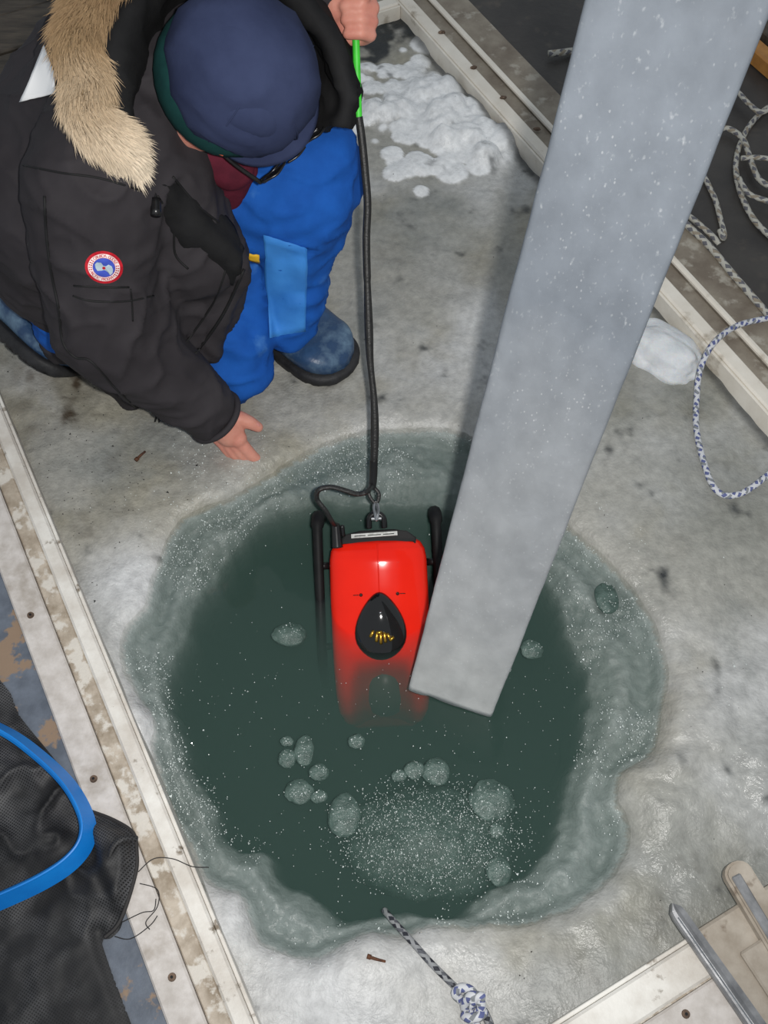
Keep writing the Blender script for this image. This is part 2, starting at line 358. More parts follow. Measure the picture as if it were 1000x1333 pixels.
def build_ice():
    ds = 0.0042
    s = np.arange(SL - 0.005, SR + 0.02, ds); t = np.arange(TT - 0.02, TB + 0.01, ds)
    S, T = np.meshgrid(s, t)
    X = S * E2.x + T * E1.x; Y = S * E2.y + T * E1.y
    Z, do, di, sn = height(X, Y)
    n, m = S.shape
    co = np.stack([X, Y, Z], -1).reshape(-1, 3)
    idx = np.arange(n * m).reshape(n, m)
    q = np.stack([idx[:-1, :-1], idx[1:, :-1], idx[1:, 1:], idx[:-1, 1:]], -1).reshape(-1, 4)
    me = bpy.data.meshes.new('ice'); me.vertices.add(n * m); me.vertices.foreach_set('co', co.ravel())
    me.loops.add(q.size); me.loops.foreach_set('vertex_index', q.ravel())
    me.polygons.add(len(q)); me.polygons.foreach_set('loop_start', np.arange(len(q)) * 4); me.polygons.foreach_set('loop_total', np.full(len(q), 4))
    me.update(calc_edges=True); me.validate()
    # colour of the ice itself: cloudy grey, yellowish and brown stained patches, clean white snow
    base = np.array(srgb(164, 163, 156)[:3]); wht = np.array(srgb(194, 195, 194)[:3]); yel = np.array(srgb(152, 147, 130)[:3])
    grey = np.array(srgb(130, 133, 130)[:3]); brn = np.array(srgb(74, 64, 52)[:3]); snow = np.array(srgb(240, 242, 243)[:3]); tealw = np.array(srgb(164, 174, 173)[:3]); drk = np.array(srgb(46, 50, 52)[:3])
    a = sst(fbm(X, Y, 4, 101, 4), -0.2, 0.5)[..., None]; b = sst(fbm(X, Y, 7, 111, 4), -0.1, 0.5)[..., None]; c_ = sst(fbm(X, Y, 6, 121, 5), 0.0, 0.55)[..., None]
    C = base * (1 - a) + wht * a
    C = C * (1 - 0.75 * b) + yel * 0.75 * b
    C = C * (1 - 0.7 * c_) + grey * 0.7 * c_
    front = np.maximum.reduce([blob2(X, Y, 420, 1290, 130), blob2(X, Y, 290, 1200, 60), blob2(X, Y, 190, 960, 45), blob2(X, Y, 170, 760, 60)])[..., None] * .8
    C = C * (1 - front) + np.array(srgb(212, 213, 214)[:3]) * front
    wet = np.maximum.reduce([blob2(X, Y, 905, 1160, 110), .9 * blob2(X, Y, 960, 640, 120), .8 * blob2(X, Y, 800, 1270, 80), .7 * blob2(X, Y, 990, 1000, 60), .6 * blob2(X, Y, 790, 520, 80), .6 * blob2(X, Y, 560, 300, 80)])[..., None] * .65
    C = C * (1 - wet) + np.array(srgb(122, 125, 118)[:3]) * wet
    dk = np.zeros(X.shape)
    for u, v, r, k in DIRT: dk = np.maximum(dk, k * blob2(X, Y, u, v, r))
    sp = sst(fbm(X, Y, 30, 131, 4) + 0.2 * fbm(X, Y, 120, 141, 2), 0.0, 0.6)
    dk = (dk * (0.35 + 0.9 * sp))[..., None]; C = C * (1 - np.clip(dk, 0, 1)) + brn * np.clip(dk, 0, 1)
    C = C * (1 - sn[..., None]) + snow * sn[..., None]
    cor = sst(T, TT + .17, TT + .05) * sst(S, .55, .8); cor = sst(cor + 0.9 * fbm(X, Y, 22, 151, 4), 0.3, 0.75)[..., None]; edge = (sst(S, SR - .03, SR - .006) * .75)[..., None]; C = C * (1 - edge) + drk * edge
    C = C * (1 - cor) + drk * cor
    ring = (do < 0)[..., None]; C = np.where(ring, C * 0.2 + tealw * 0.8, C)
    ca = me.color_attributes.new('col', 'FLOAT_COLOR', 'POINT')
    ca.data.foreach_set('color', np.concatenate([C.reshape(-1, 3), np.ones((n * m, 1))], 1).ravel())
    me.polygons.foreach_set('use_smooth', np.ones(len(q), bool))
    mt = bpy.data.materials.new('cloudy wet ice'); mt.use_nodes = True; nt = mt.node_tree; N = nt.nodes; L = nt.links; p = N['Principled BSDF']
    at = N.new('ShaderNodeAttribute'); at.attribute_name = 'col'; tc = N.new('ShaderNodeTexCoord')
    n1 = N.new('ShaderNodeTexNoise'); n1.inputs['Scale'].default_value = 70; n1.inputs['Detail'].default_value = 8; L.new(tc.outputs['Object'], n1.inputs['Vector'])
    mr = N.new('ShaderNodeMapRange'); mr.inputs[1].default_value = .3; mr.inputs[2].default_value = .7; mr.inputs[3].default_value = .83; mr.inputs[4].default_value = 1.10; L.new(n1.outputs['Fac'], mr.inputs[0])
    mx = N.new('ShaderNodeVectorMath'); mx.operation = 'SCALE'; L.new(at.outputs['Color'], mx.inputs[0]); L.new(mr.outputs[0], mx.inputs['Scale'])
    L.new(mx.outputs[0], p.inputs['Base Color'])
    n2 = N.new('ShaderNodeTexNoise'); n2.inputs['Scale'].default_value = 9; n2.inputs['Detail'].default_value = 4; L.new(tc.outputs['Object'], n2.inputs['Vector'])
    m2 = N.new('ShaderNodeMapRange'); m2.inputs[1].default_value = .35; m2.inputs[2].default_value = .65; m2.inputs[3].default_value = .18; m2.inputs[4].default_value = .55; L.new(n2.outputs['Fac'], m2.inputs[0]); L.new(m2.outputs[0], p.inputs['Roughness'])
    p.inputs['Specular IOR Level'].default_value = 0.45
    n3 = N.new('ShaderNodeTexNoise'); n3.inputs['Scale'].default_value = 190; n3.inputs['Detail'].default_value = 6; L.new(tc.outputs['Object'], n3.inputs['Vector'])
    bp = N.new('ShaderNodeBump'); bp.inputs['Strength'].default_value = 0.6; bp.inputs['Distance'].default_value = 0.003; L.new(n3.outputs['Fac'], bp.inputs['Height']); L.new(bp.outputs[0], p.inputs['Normal'])
    return link('floor_ice', me, mt, label='cloudy grey wet ice sheet with a ragged round hole cut in it', kind='structure'), me
ice, ice_me = build_ice()
ice_bvh = bvh_of(ice_me)
def ice_z(x, y):
    h = ice_bvh.ray_cast(Vector((x, y, 1)), Vector((0, 0, -1)))
    return h[0].z if h[0] is not None else 0.0
def on_ice(u, v):
    g = G(u, v, 0); g = G(u, v, ice_z(g.x, g.y)); return Vector((g.x, g.y, ice_z(g.x, g.y)))

# ------------------------------------------------------------------ water in the hole
def build_water():
    c = PO.mean(0); ring = [(Vector((x, y, 0)) - Vector((c[0], c[1], 0))) * 1.03 + Vector((c[0], c[1], 0)) for x, y in PO]
    bm = bmesh.new(); n = len(ring)
    top = [bm.verts.new((p.x, p.y, WZ)) for p in ring]; bot = [bm.verts.new((p.x, p.y, -0.60)) for p in ring]
    bm.faces.new(top); bm.faces.new(bot[::-1])
    for i in range(n): bm.faces.new((top[i], bot[i], bot[(i + 1) % n], top[(i + 1) % n]))
    me = from_bm(bm)
    m = bpy.data.materials.new('murky green sea water'); m.use_nodes = True; nt = m.node_tree; N = nt.nodes; L = nt.links
    N.remove(N['Principled BSDF']); out = N['Material Output']
    tr = N.new('ShaderNodeBsdfTransparent'); gl = N.new('ShaderNodeBsdfGlossy'); gl.inputs['Roughness'].default_value = 0.04
    fr = N.new('ShaderNodeFresnel'); fr.inputs['IOR'].default_value = 1.33
    nz = N.new('ShaderNodeTexNoise'); nz.inputs['Scale'].default_value = 14; tc = N.new('ShaderNodeTexCoord'); L.new(tc.outputs['Object'], nz.inputs['Vector'])
    bp = N.new('ShaderNodeBump'); bp.inputs['Strength'].default_value = 0.12; bp.inputs['Distance'].default_value = 0.004; L.new(nz.outputs['Fac'], bp.inputs['Height'])
    L.new(bp.outputs[0], gl.inputs['Normal']); L.new(bp.outputs[0], fr.inputs['Normal'])
    mx = N.new('ShaderNodeMixShader'); L.new(fr.outputs[0], mx.inputs[0]); L.new(tr.outputs[0], mx.inputs[1]); L.new(gl.outputs[0], mx.inputs[2])
    L.new(mx.outputs[0], out.inputs['Surface'])
    vs = N.new('ShaderNodeVolumeScatter'); va = N.new('ShaderNodeVolumeAbsorption'); ad = N.new('ShaderNodeAddShader')
    vs.inputs['Color'].default_value = (0.25, 0.47, 0.40, 1); vs.inputs['Density'].default_value = 11.5
    va.inputs['Color'].default_value = (0.20, 0.45, 0.36, 1); va.inputs['Density'].default_value = 10
    L.new(vs.outputs[0], ad.inputs[0]); L.new(va.outputs[0], ad.inputs[1]); L.new(ad.outputs[0], out.inputs['Volume'])
    return link('water', me, m, label='murky dark green sea water filling the round ice hole', cat='water', kind='stuff')
build_water()

# ------------------------------------------------------------------ hatch frame and plywood floor
def screw(parent, p):
    bm = bmesh.new(); bmesh.ops.create_cone(bm, cap_ends=True, segments=12, radius1=0.0065, radius2=0.0055, depth=0.004, matrix=Matrix.Translation(p + Vector((0, 0, .001))))
    o = link('screw', from_bm(bm), M['screw'], parent)
    bm = bmesh.new(); bmesh.ops.create_cone(bm, cap_ends=True, segments=8, radius1=0.0022, radius2=0.0022, depth=0.001, matrix=Matrix.Translation(p + Vector((0, 0, .0034))))
    link('screw_socket', from_bm(bm), M['seam'], o)
def trim(name, label, axis, c, sgn, a0, a1, ws, wg, wf, ms, mg, mf, ztop=0.05):
    o = empty(name, (0, 0, 0), label=label, kind='structure')
    def b(nm, m, d0, d1, z0, z1, bev=0.003):
        if axis == 's': stbox(nm, m, c + sgn * d0, c + sgn * d1, a0, a1, z0, z1, o, bev)
        else: stbox(nm, m, a0, a1, c + sgn * d0, c + sgn * d1, z0, z1, o, bev)
    b('inner_lining', ms, 0.0, 0.006, -0.05, ztop - 0.006, 0.001)
    b('edge_strip', ms, 0.0065, ws, -0.05, ztop, 0.004)
    b('rebate_board', mg, ws + 0.0005, ws + wg, -0.05, ztop - 0.007, 0.002)
    b('flange_board', mf, ws + wg + 0.001, ws + wg + wf, 0.0, ztop, 0.003)
    return o
tr1 = trim('trim_1', 'white painted hatch frame running beside the blue hoop net', 's', SL, -1, TT - 0.2, TB + 0.3, 0.034, 0.030, 0.052, M['strip'], M['groove'], M['flange'])
tr2 = trim('trim_2', 'grimy white hatch frame below the coils of grey rope', 's', SR, 1, TT - 0.2, TB + 0.2, 0.040, 0.036, 0.095, M['strip_far'], M['flange_dirty'], M['flange_dirty'])
bm = bmesh.new(); box_bm(bm, Vector((0, 0, 0)), E2, E1, ZV, SR + .074, SR + .088, TT - .2, TB + .2, .045, .058, .004); link('lip_bead', from_bm(bm), M['strip_far'], tr2)
tr3 = trim('trim_3', 'far white hatch frame behind the crouching person', 't', TT, -1, SL + 0.001, SR - 0.001, 0.040, 0.036, 0.095, M['strip_far'], M['flange_dirty'], M['flange_dirty'])
tr4 = trim('trim_4', 'near white hatch frame with peeling paint, beside the steel bar', 't', TB, 1, SL + .001, 0.486, 0.058, 0.002, 0.09, M['strip'], M['groove'], M['flange'])
for u, v in ((122, 1014), (224, 1272), (40, 801)): screw(tr1, G(u, v, 0.05))
screw(tr4, G(893, 1320, 0.05))
# nail tops and debris sitting on the far right strip
for k, (u, v) in enumerate(((575, 42), (617, 88), (655, 127), (699, 168))):
    g = G(u, v, 0.052); link('nail_head', blobmesh(0.009, k + 3, 2, .4, 1.5, (1, .6, .5)), M['screw'], tr2).location = g
fl_ = empty('floor', (0, 0, 0), label='plywood platform floor around the ice hatch', kind='structure')
FZ = 0.028
stbox('plywood_sheet', M['floor_blue'], SL - 0.1165, SL - 1.0, TT - 0.9, TB + 0.9, FZ - 0.03, FZ, fl_, 0.002)
stbox('plywood_sheet', M['floor_dark'], SR + 0.1715, SR + 1.6, TT - 0.9, TB + 0.9, FZ - 0.03, FZ, fl_, 0.002)
stbox('plywood_sheet', M['floor_dark'], SL - 0.116, SR + 0.171, TB + 0.151, TB + 0.9, FZ - 0.03, FZ, fl_, 0.002)
for i in range(6):
    a = TT - 0.1715 - i * 0.16
    stbox('floor_plank', M['floor_brown'], SL - 0.116, SR + 0.171, a - 0.154, a, FZ - 0.03, FZ + 0.004 * (i % 2), fl_, 0.004)

# joint plate, post, and steel bar in the near corner
plate = empty('sill_plate', G(960, 1230, 0.05), label='dirty beige corner plate next to the steel bar on the near frame', cat='plate')
stbox('plate_board', M['wood_white'], 0.487, SR - .001, TB - 0.002, TB + 0.16, -0.02, 0.046, plate, 0.004)
stbox('cover_board', M['wood_white'], 0.53, SR - .001, TB + 0.052, TB + 0.16, 0.0465, 0.056, plate, 0.003)
post = empty('frame_post', G(955, 1130, 0.05), label='rounded worn white board end jutting over the ice at right', cat='board')
bm = bmesh.new()
p0, p1 = G(962, 1137, 0.06), G(1060, 1290, 0.075); d = (p1 - p0); d.z = 0; d.normalize(); sd = Vector((d.y, -d.x, 0))
outl = []
for i in range(9):
    a = math.pi * i / 8; outl.append(p0 + sd * (-0.0225 * math.cos(a)) - d * (0.018 * math.sin(a)))
outl += [p1 + sd * 0.0225, p1 - sd * 0.0225]
lo = [bm.verts.new((p.x, p.y, 0.0465)) for p in outl]; hi = [bm.verts.new((p.x, p.y, 0.064)) for p in outl]
bm.faces.new(lo[::-1]); ft = bm.faces.new(hi)
for i in range(len(lo)): bm.faces.new((lo[i], lo[(i + 1) % len(lo)], hi[(i + 1) % len(lo)], hi[i]))
bmesh.ops.bevel(bm, geom=list(ft.edges), offset=0.004, segments=2, affect='EDGES')
link('board', from_bm(bm), M['wood_white'], post)
bm = bmesh.new(); box_bm(bm, Vector((0, 0, 0)), d, sd, ZV, 0, 0.26, .001, .0165, .0645, .070, .002)
for v_ in bm.verts: v_.co += Vector((p0.x, p0.y, 0))
link('metal_edging', from_bm(bm), M['steel'], post)
# flat steel bar
bar = empty('steel_bar', G(930, 1250, 0.06), label='long dull grey steel bar lying over the near frame corner', cat='bar')
b0, b1 = G(874, 1178, 0.052), G(1010, 1372, 0.075); d = (b1 - b0).normalized(); sd = d.cross(ZV).normalized(); up = sd.cross(d)
bm = bmesh.new(); n = 24; prof = []
L_ = (b1 - b0).length
rows = []
for i in range(n + 1):
    t = i / n; q = b0 + d * (L_ * t); hw = 0.0122 * min(1, math.sqrt(max(0.02, 1 - max(0, 1 - t * 12) ** 2))) * (1 + .15 * t)
    rows.append([bm.verts.new(q + sd * x * hw + up * z) for x, z in ((-1, 0), (-.9, .007), (-.2, .0085), (.35, .013), (.8, .012), (1, .008), (1, 0))])
for a, b in zip(rows, rows[1:]):
    for j in range(7): bm.faces.new((a[j], b[j], b[(j + 1) % 7], a[(j + 1) % 7]))
bm.faces.new(rows[0]); bm.faces.new(rows[-1][::-1])
link('bar_body', from_bm(bm), M['steel'], bar)
e0, e1 = rows and (b0 + d * 0.02 + sd * 0.0065 + up * 0.0128), b0 + d * L_ + sd * 0.0075 + up * 0.0132
link('worn_edge', tube([e0, e1], 0.0012, 6, sm=4), M['chrome'], bar)

# slatted wooden thing at the upper right corner
for i, (u, v, mm, lab) in enumerate(((1010, 92, 'orange', 'orange yellow wooden rail lying on the dark floor at right edge'), (1015, 68, 'floor_brown', 'dark brown rail just above the orange rail at right edge'), (1018, 42, 'flange_dirty', 'grey weathered rail topmost at right edge beside the ice beam'))):
    g = G(u, v, FZ + 0.02); bm = bmesh.new()
    dd = -E2 * 0 + E1; box_bm(bm, Vector((g.x, g.y, FZ)), dd, E2, ZV, -0.5, 0.35, -0.02, 0.024, 0.0005, 0.04 + .01 * i, 0.004)
    link('wooden_rail', from_bm(bm), M[mm], None, label=lab, cat='rail')

# ------------------------------------------------------------------ beam of ice held over the hole
def build_beam():
    bl, br = W(529, 905, 1.662), W(641, 928, 1.662)
    tl, tr_ = W(765, 0, 0.815), W(1002, 0, 0.80)
    cb = (bl + br) / 2; ct = (tl + tr_) / 2
    ax = (ct - cb).normalized(); wd = (br - bl).length
    dv = cb.lerp(ct, .3) - C0; side = dv.cross(ax).normalized(); side = side if side.x > 0 else -side; nrm = side.cross(ax); nrm = nrm if nrm.y < 0 else -nrm
    Ln = (ct - cb).length + 0.35; th = 0.085
    M4 = Matrix((side, nrm, ax)).transposed()
    bm = bmesh.new(); nx, ny, nzs = 14, 6, 110
    # closed box with a grid on its faces, rounded corners
    per = []
    hw = wd / 2
    def corner(cx, cy, a0, r=0.010):
        return [(cx + r * math.cos(a0 + math.pi / 2 * i / 3), cy + r * math.sin(a0 + math.pi / 2 * i / 3)) for i in range(4)]
    r = 0.007
    path = [] ; pts = corner(hw - r, th - r - th / 2, 0, r) 
    def lin(a, b, n): return [(a[0] + (b[0] - a[0]) * i / n, a[1] + (b[1] - a[1]) * i / n) for i in range(1, n)]
    c1 = corner(hw - r, th / 2 - r, 0, r); c2 = corner(-hw + r, th / 2 - r, math.pi / 2, r); c3 = corner(-hw + r, -th / 2 + r, math.pi, r); c4 = corner(hw - r, -th / 2 + r, 3 * math.pi / 2, r)
    per = c1 + lin(c1[-1], c2[0], nx) + c2 + lin(c2[-1], c3[0], ny) + c3 + lin(c3[-1], c4[0], nx) + c4 + lin(c4[-1], c1[0], ny)
    rows = []
    for k in range(nzs + 1):
        h = Ln * k / nzs; row = []
        for x, y in per:
            # y>0 is the camera side; the foot is cut with a slight slope and chipped
            q = Vector((x, y - th / 2, h))
            if k == 0: q.z += 0.006 * noise.noise(Vector((x * 40, y * 40, 1))) 
            nn = 0.0022 * noise.noise(Vector((x * 14, y * 14, h * 9))) + 0.0012 * noise.noise(Vector((x * 60, y * 60, h * 40)))
            q.x *= 1 + nn * 4; q.y += nn
            row.append(bm.verts.new(cb + M4 @ q))
        rows.append(row)
    m_ = len(per)
    for a, b in zip(rows, rows[1:]):
        for j in range(m_): bm.faces.new((a[j], a[(j + 1) % m_], b[(j + 1) % m_], b[j]))
    for row, zz in ((rows[0], -0.004), (rows[-1], 0.004)):
        c = bm.verts.new(sum((v.co for v in row), Vector()) / m_ + ax * zz)
        for j in range(m_): bm.faces.new((c, row[j], row[(j + 1) % m_]))
    me = from_bm(bm)
    m = bpy.data.materials.new('frosty translucent ice'); m.use_nodes = True; nt = m.node_tree; N = nt.nodes; L = nt.links; p = N['Principled BSDF']; out = N['Material Output']
    tc = N.new('ShaderNodeTexCoord'); mp = N.new('ShaderNodeMapping'); L.new(tc.outputs['Object'], mp.inputs[0]); mp.inputs['Scale'].default_value = (1, 1, 0.6)
    def nz(s, d=6):
        n = N.new('ShaderNodeTexNoise'); n.inputs['Scale'].default_value = s; n.inputs['Detail'].default_value = d; L.new(mp.outputs[0], n.inputs['Vector']); return n
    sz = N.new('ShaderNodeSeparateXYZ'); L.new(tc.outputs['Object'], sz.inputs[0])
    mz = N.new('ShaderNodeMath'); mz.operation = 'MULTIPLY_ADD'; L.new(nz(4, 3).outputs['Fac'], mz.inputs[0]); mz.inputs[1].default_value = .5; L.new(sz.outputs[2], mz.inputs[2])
    r1 = N.new('ShaderNodeValToRGB'); e = r1.color_ramp.elements; e[0].position = .2; e[1].position = 1.0    # frosted foot, clear bluish top; tones also painted to even out flash falloff
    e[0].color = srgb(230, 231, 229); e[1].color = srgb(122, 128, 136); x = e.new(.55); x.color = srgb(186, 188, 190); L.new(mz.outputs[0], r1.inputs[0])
    mot = N.new('ShaderNodeMapRange'); mot.inputs[1].default_value = .3; mot.inputs[2].default_value = .7; mot.inputs[3].default_value = .86; mot.inputs[4].default_value = 1.08; L.new(nz(34, 10).outputs['Fac'], mot.inputs[0])
    mm = N.new('ShaderNodeVectorMath'); mm.operation = 'SCALE'; L.new(r1.outputs[0], mm.inputs[0]); L.new(mot.outputs[0], mm.inputs['Scale'])
    r2 = N.new('ShaderNodeValToRGB'); r2.color_ramp.elements[0].position = .63; r2.color_ramp.elements[1].position = .78; r2.color_ramp.elements[1].color = (.28, .28, .28, 1); L.new(nz(190, 4).outputs['Fac'], r2.inputs[0])
    mx = N.new('ShaderNodeMix'); mx.data_type = 'RGBA'; L.new(r2.outputs[0], mx.inputs[0]); L.new(mm.outputs[0], mx.inputs[6]); mx.inputs[7].default_value = srgb(226, 229, 230)
    vo = N.new('ShaderNodeTexVoronoi'); vo.inputs['Scale'].default_value = 150; L.new(mp.outputs[0], vo.inputs['Vector'])
    bd = N.new('ShaderNodeMath'); bd.operation = 'LESS_THAN'; L.new(vo.outputs['Distance'], bd.inputs[0]); bd.inputs[1].default_value = .14
    bmk = N.new('ShaderNodeMapRange'); bmk.inputs[1].default_value = .40; bmk.inputs[2].default_value = .62; bmk.inputs[3].default_value = 0; bmk.inputs[4].default_value = .6; L.new(nz(13, 5).outputs['Fac'], bmk.inputs[0])
    bb = N.new('ShaderNodeMath'); bb.operation = 'MULTIPLY'; L.new(bd.outputs[0], bb.inputs[0]); L.new(bmk.outputs[0], bb.inputs[1])
    zf = N.new('ShaderNodeMapRange'); zf.inputs[1].default_value = .0; zf.inputs[2].default_value = .8; zf.inputs[3].default_value = 1.5; zf.inputs[4].default_value = .35; L.new(sz.outputs[2], zf.inputs[0])
    b3 = N.new('ShaderNodeMath'); b3.operation = 'MULTIPLY'; L.new(bb.outputs[0], b3.inputs[0]); L.new(zf.outputs[0], b3.inputs[1]); bb = b3
    mb = N.new('ShaderNodeMix'); mb.data_type = 'RGBA'; L.new(bb.outputs[0], mb.inputs[0]); L.new(mx.outputs[2], mb.inputs[6]); mb.inputs[7].default_value = srgb(236, 238, 238); mx = mb
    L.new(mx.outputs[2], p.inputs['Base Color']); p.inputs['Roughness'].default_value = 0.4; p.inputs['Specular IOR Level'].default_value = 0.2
    bp = N.new('ShaderNodeBump'); bp.inputs['Strength'].default_value = .3; bp.inputs['Distance'].default_value = .002; L.new(nz(120, 4).outputs['Fac'], bp.inputs['Height']); L.new(bp.outputs[0], p.inputs['Normal'])
    tl_ = N.new('ShaderNodeBsdfTranslucent'); tl_.inputs[0].default_value = srgb(200, 208, 214)
    ms = N.new('ShaderNodeMixShader'); ms.inputs[0].default_value = 0.22; L.new(p.outputs[0], ms.inputs[1]); L.new(tl_.outputs[0], ms.inputs[2])
    tp = N.new('ShaderNodeBsdfTransparent'); tp.inputs[0].default_value = srgb(226, 232, 235)
    mt2 = N.new('ShaderNodeMixShader'); mt2.inputs[0].default_value = 0.16; L.new(ms.outputs[0], mt2.inputs[1]); L.new(tp.outputs[0], mt2.inputs[2]); L.new(mt2.outputs[0], out.inputs['Surface'])
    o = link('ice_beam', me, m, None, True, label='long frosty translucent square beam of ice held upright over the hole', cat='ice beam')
    return o
build_beam()

# ------------------------------------------------------------------ underwater vehicle
def build_rov():
    O = G(496, 830, WZ)
    th = math.radians(2.2)
    ya = (VU * math.cos(th) - VR * math.sin(th)).normalized(); xa = (VR * math.cos(th) + VU * math.sin(th)).normalized(); za = -VF
    MM = frame(O, xa, ya, za)
    root = empty('underwater_vehicle', O, label='red and black remotely operated vehicle half sunk nose down in the hole', cat='underwater vehicle')
    def add(name, me, m, parent=None, smooth=True, label=None):
        me.transform(MM); me.update(); return link(name, me, m, parent or root, smooth, label=label)
    # shell: lofted superellipse sections along y from tail (+) to nose (-)
    HL = [( .176, .068, -.060, -.022), (.170, .079, -.075, -.011), (.157, .0865, -.088, -.004), (.14, .0895, -.095, 0.0), (.08, .0905, -.1, .001), (0, .0905, -.1, .0), (-.06, .0895, -.1, -.001), (-.11, .087, -.095, -.005), (-.14, .083, -.095, -.014), (-.165, .072, -.095, -.035), (-.180, .05, -.095, -.065)]
    P = cr([(a, b, c, d) for a, b, c, d in HL], 4) if False else None
    arr = np.array(HL); yy = np.linspace(0, len(HL) - 1, 46); sec = [np.array([np.interp(t, range(len(HL)), arr[:, k]) for k in range(4)]) for t in yy]
    bm = bmesh.new(); ns = 48; rows = []
    for y, hw, zb, zt in sec:
        zc, hz = (zb + zt) / 2, (zt - zb) / 2; row = []
        for j in range(ns):
            a = 2 * math.pi * j / ns; ca, sa = math.cos(a), math.sin(a); e = 2 / 5.0
            x = hw * math.copysign(abs(ca) ** e, ca); z = zc + hz * math.copysign(abs(sa) ** e, sa)
            if z > zc: z -= .010 * (x / hw) ** 2
            # nose: hollow between the two side lobes
            if y < -0.035 and z > zc:
                k = min(1, (-0.035 - y) / 0.05) * math.exp(-(x / 0.048) ** 4); z -= 0.06 * k
            row.append(bm.verts.new((x, y, z)))
        rows.append(row)
    for a, b in zip(rows, rows[1:]):
        for j in range(ns): bm.faces.new((a[j], a[(j + 1) % ns], b[(j + 1) % ns], b[j]))
    bm.faces.new(rows[0]); bm.faces.new(rows[-1][::-1])
    shell = add('hull_shell', from_bm(bm), M['red_shell'])
    add('shell_seam', tube([(0, .168, -.0088), (0, .157, -.0036), (0, .14, .0004), (0, .1, .0013), (0, .075, .0012)], .0012, 6), M['red_shell'], shell)
    for sx in (-1, 1):
        bm = bmesh.new(); bmesh.ops.create_cone(bm, cap_ends=True, segments=12, radius1=.0032, radius2=.0028, depth=.0025, matrix=Matrix.Translation((sx * .033, .078, .0022)))
        add('shell_screw', from_bm(bm), M['screw_dark'], shell)
        add('screw_slot', tube([(sx * .037, .078, .0014), (sx * .047, .078, .0012)], .0008, 5, sm=2), M['screw_dark'], shell)
    # tail bumper, label, lug
    bm = bmesh.new()
    out = [(-.068, .178), (-.058, .188), (-.03, .194), (.03, .195), (.055, .191), (.072, .178), (.07, .168), (-.066, .168)]
    lo = [bm.verts.new((x * .9, y - .02, -.075)) for x, y in out]; hi = [bm.verts.new((x, y, -.010 - (y - .172) * .25 - .008 * (x / .07) ** 2)) for x, y in out]
    bm.faces.new(lo[::-1]); f = bm.faces.new(hi)
    for i in range(8): bm.faces.new((lo[i], lo[(i + 1) % 8], hi[(i + 1) % 8], hi[i]))
    bmesh.ops.bevel(bm, geom=list(f.edges), offset=.003, segments=2, affect='EDGES')
    tail = add('tail_bumper', from_bm(bm), M['black_matte'], smooth=False)
    bm = bmesh.new(); box_bm(bm, Vector((-.005, .1845, -.0130)), Vector((1, .03, 0)).normalized(), Vector((-.03, 1, -.35)).normalized(), Vector((0, .35, 1)).normalized(), -.042, .042, -.0035, .0045, 0, .0014, .0004)
    lab = add('tail_label', from_bm(bm), M['label_white'], tail, False)
    for a, b in ((-.036, -.016), (-.012, .012), (.016, .036)):
        add('label_text_line', tube([(a - .005, .185 + a * .03, -.0113), (b - .005, .185 + b * .03, -.0113)], .0008, 5, sm=1), M['seam'], lab)
    add('lifting_lug', tube([(-.014, .198, -.02), (-.013, .213, -.014), (-.006, .222, -.012), (.006, .222, -.012), (.013, .213, -.014), (.014, .198, -.02)], .0055, 8), M['black_plastic'])
    add('cable_gland', tube([(-.073, .165, -.018), (-.0735, .188, -.014), (-.074, .208, -.010)], lambda t: .0105 - .0035 * t, 10), M['black_plastic'])
    add('gland_clip', tube([(-.062, .185, -.02), (-.063, .204, -.013)], .0045, 8), M['black_plastic'])
    # dark egg shaped viewing dome
    bm = bmesh.new(); bmesh.ops.create_uvsphere(bm, u_segments=36, v_segments=20, radius=1)
    for v in bm.verts:
        x, y, z = v.co; k = 1 - 0.28 * y - .1 * y * y
        v.co = Vector((.0465 * x * min(1.12, k) * .98, .0615 * y + .021, .020 * z + .002))
    dm = bpy.data.materials.new('smoked dome'); dm.use_nodes = True; nt = dm.node_tree; N = nt.nodes; p = N['Principled BSDF']
    p.inputs['Base Color'].default_value = (.006, .006, .006, 1); p.inputs['Roughness'].default_value = .06; p.inputs['Coat Weight'].default_value = .5
    dome = add('viewing_dome', from_bm(bm), dm, label='smoked black egg shaped dome')
    add('dome_screw', blobmesh(.003, 2, 2, .1), M['chrome'], dome).data.transform(Matrix.Translation(MM.to_3x3() @ Vector((.001, .047, .0205))))
    for i, (x, y, l, a) in enumerate(((-.013, .010, .009, .5), (-.006, .004, .012, .1), (0, .001, .014, 0), (.006, .003, .013, -.1), (.012, .004, .009, -.5), (-.002, .012, .007, 1.5), (.016, .000, .006, .9))):
        z = .0165 + .004 * math.sqrt(max(0, 1 - (x / .045) ** 2))
        l *= 1.35; x *= 1.2; dx, dy = math.sin(a) * l / 2, math.cos(a) * l / 2
        add('brass_fitting', tube([(x - dx, y - dy, z), (x, y, z + .002), (x + dx, y + dy, z)], .0032, 7, sm=2), M['gold'], dome)
    # front camera dome under water
    bm = bmesh.new(); bmesh.ops.create_uvsphere(bm, u_segments=24, v_segments=14, radius=1, matrix=Matrix.Translation((.004, -.10, -.082)) @ Matrix.Diagonal((.05, .06, .038, 1)))
    add('camera_dome', from_bm(bm), mat('clear grey dome', srgb(110, 104, 98), rough=.3, spec=.2))
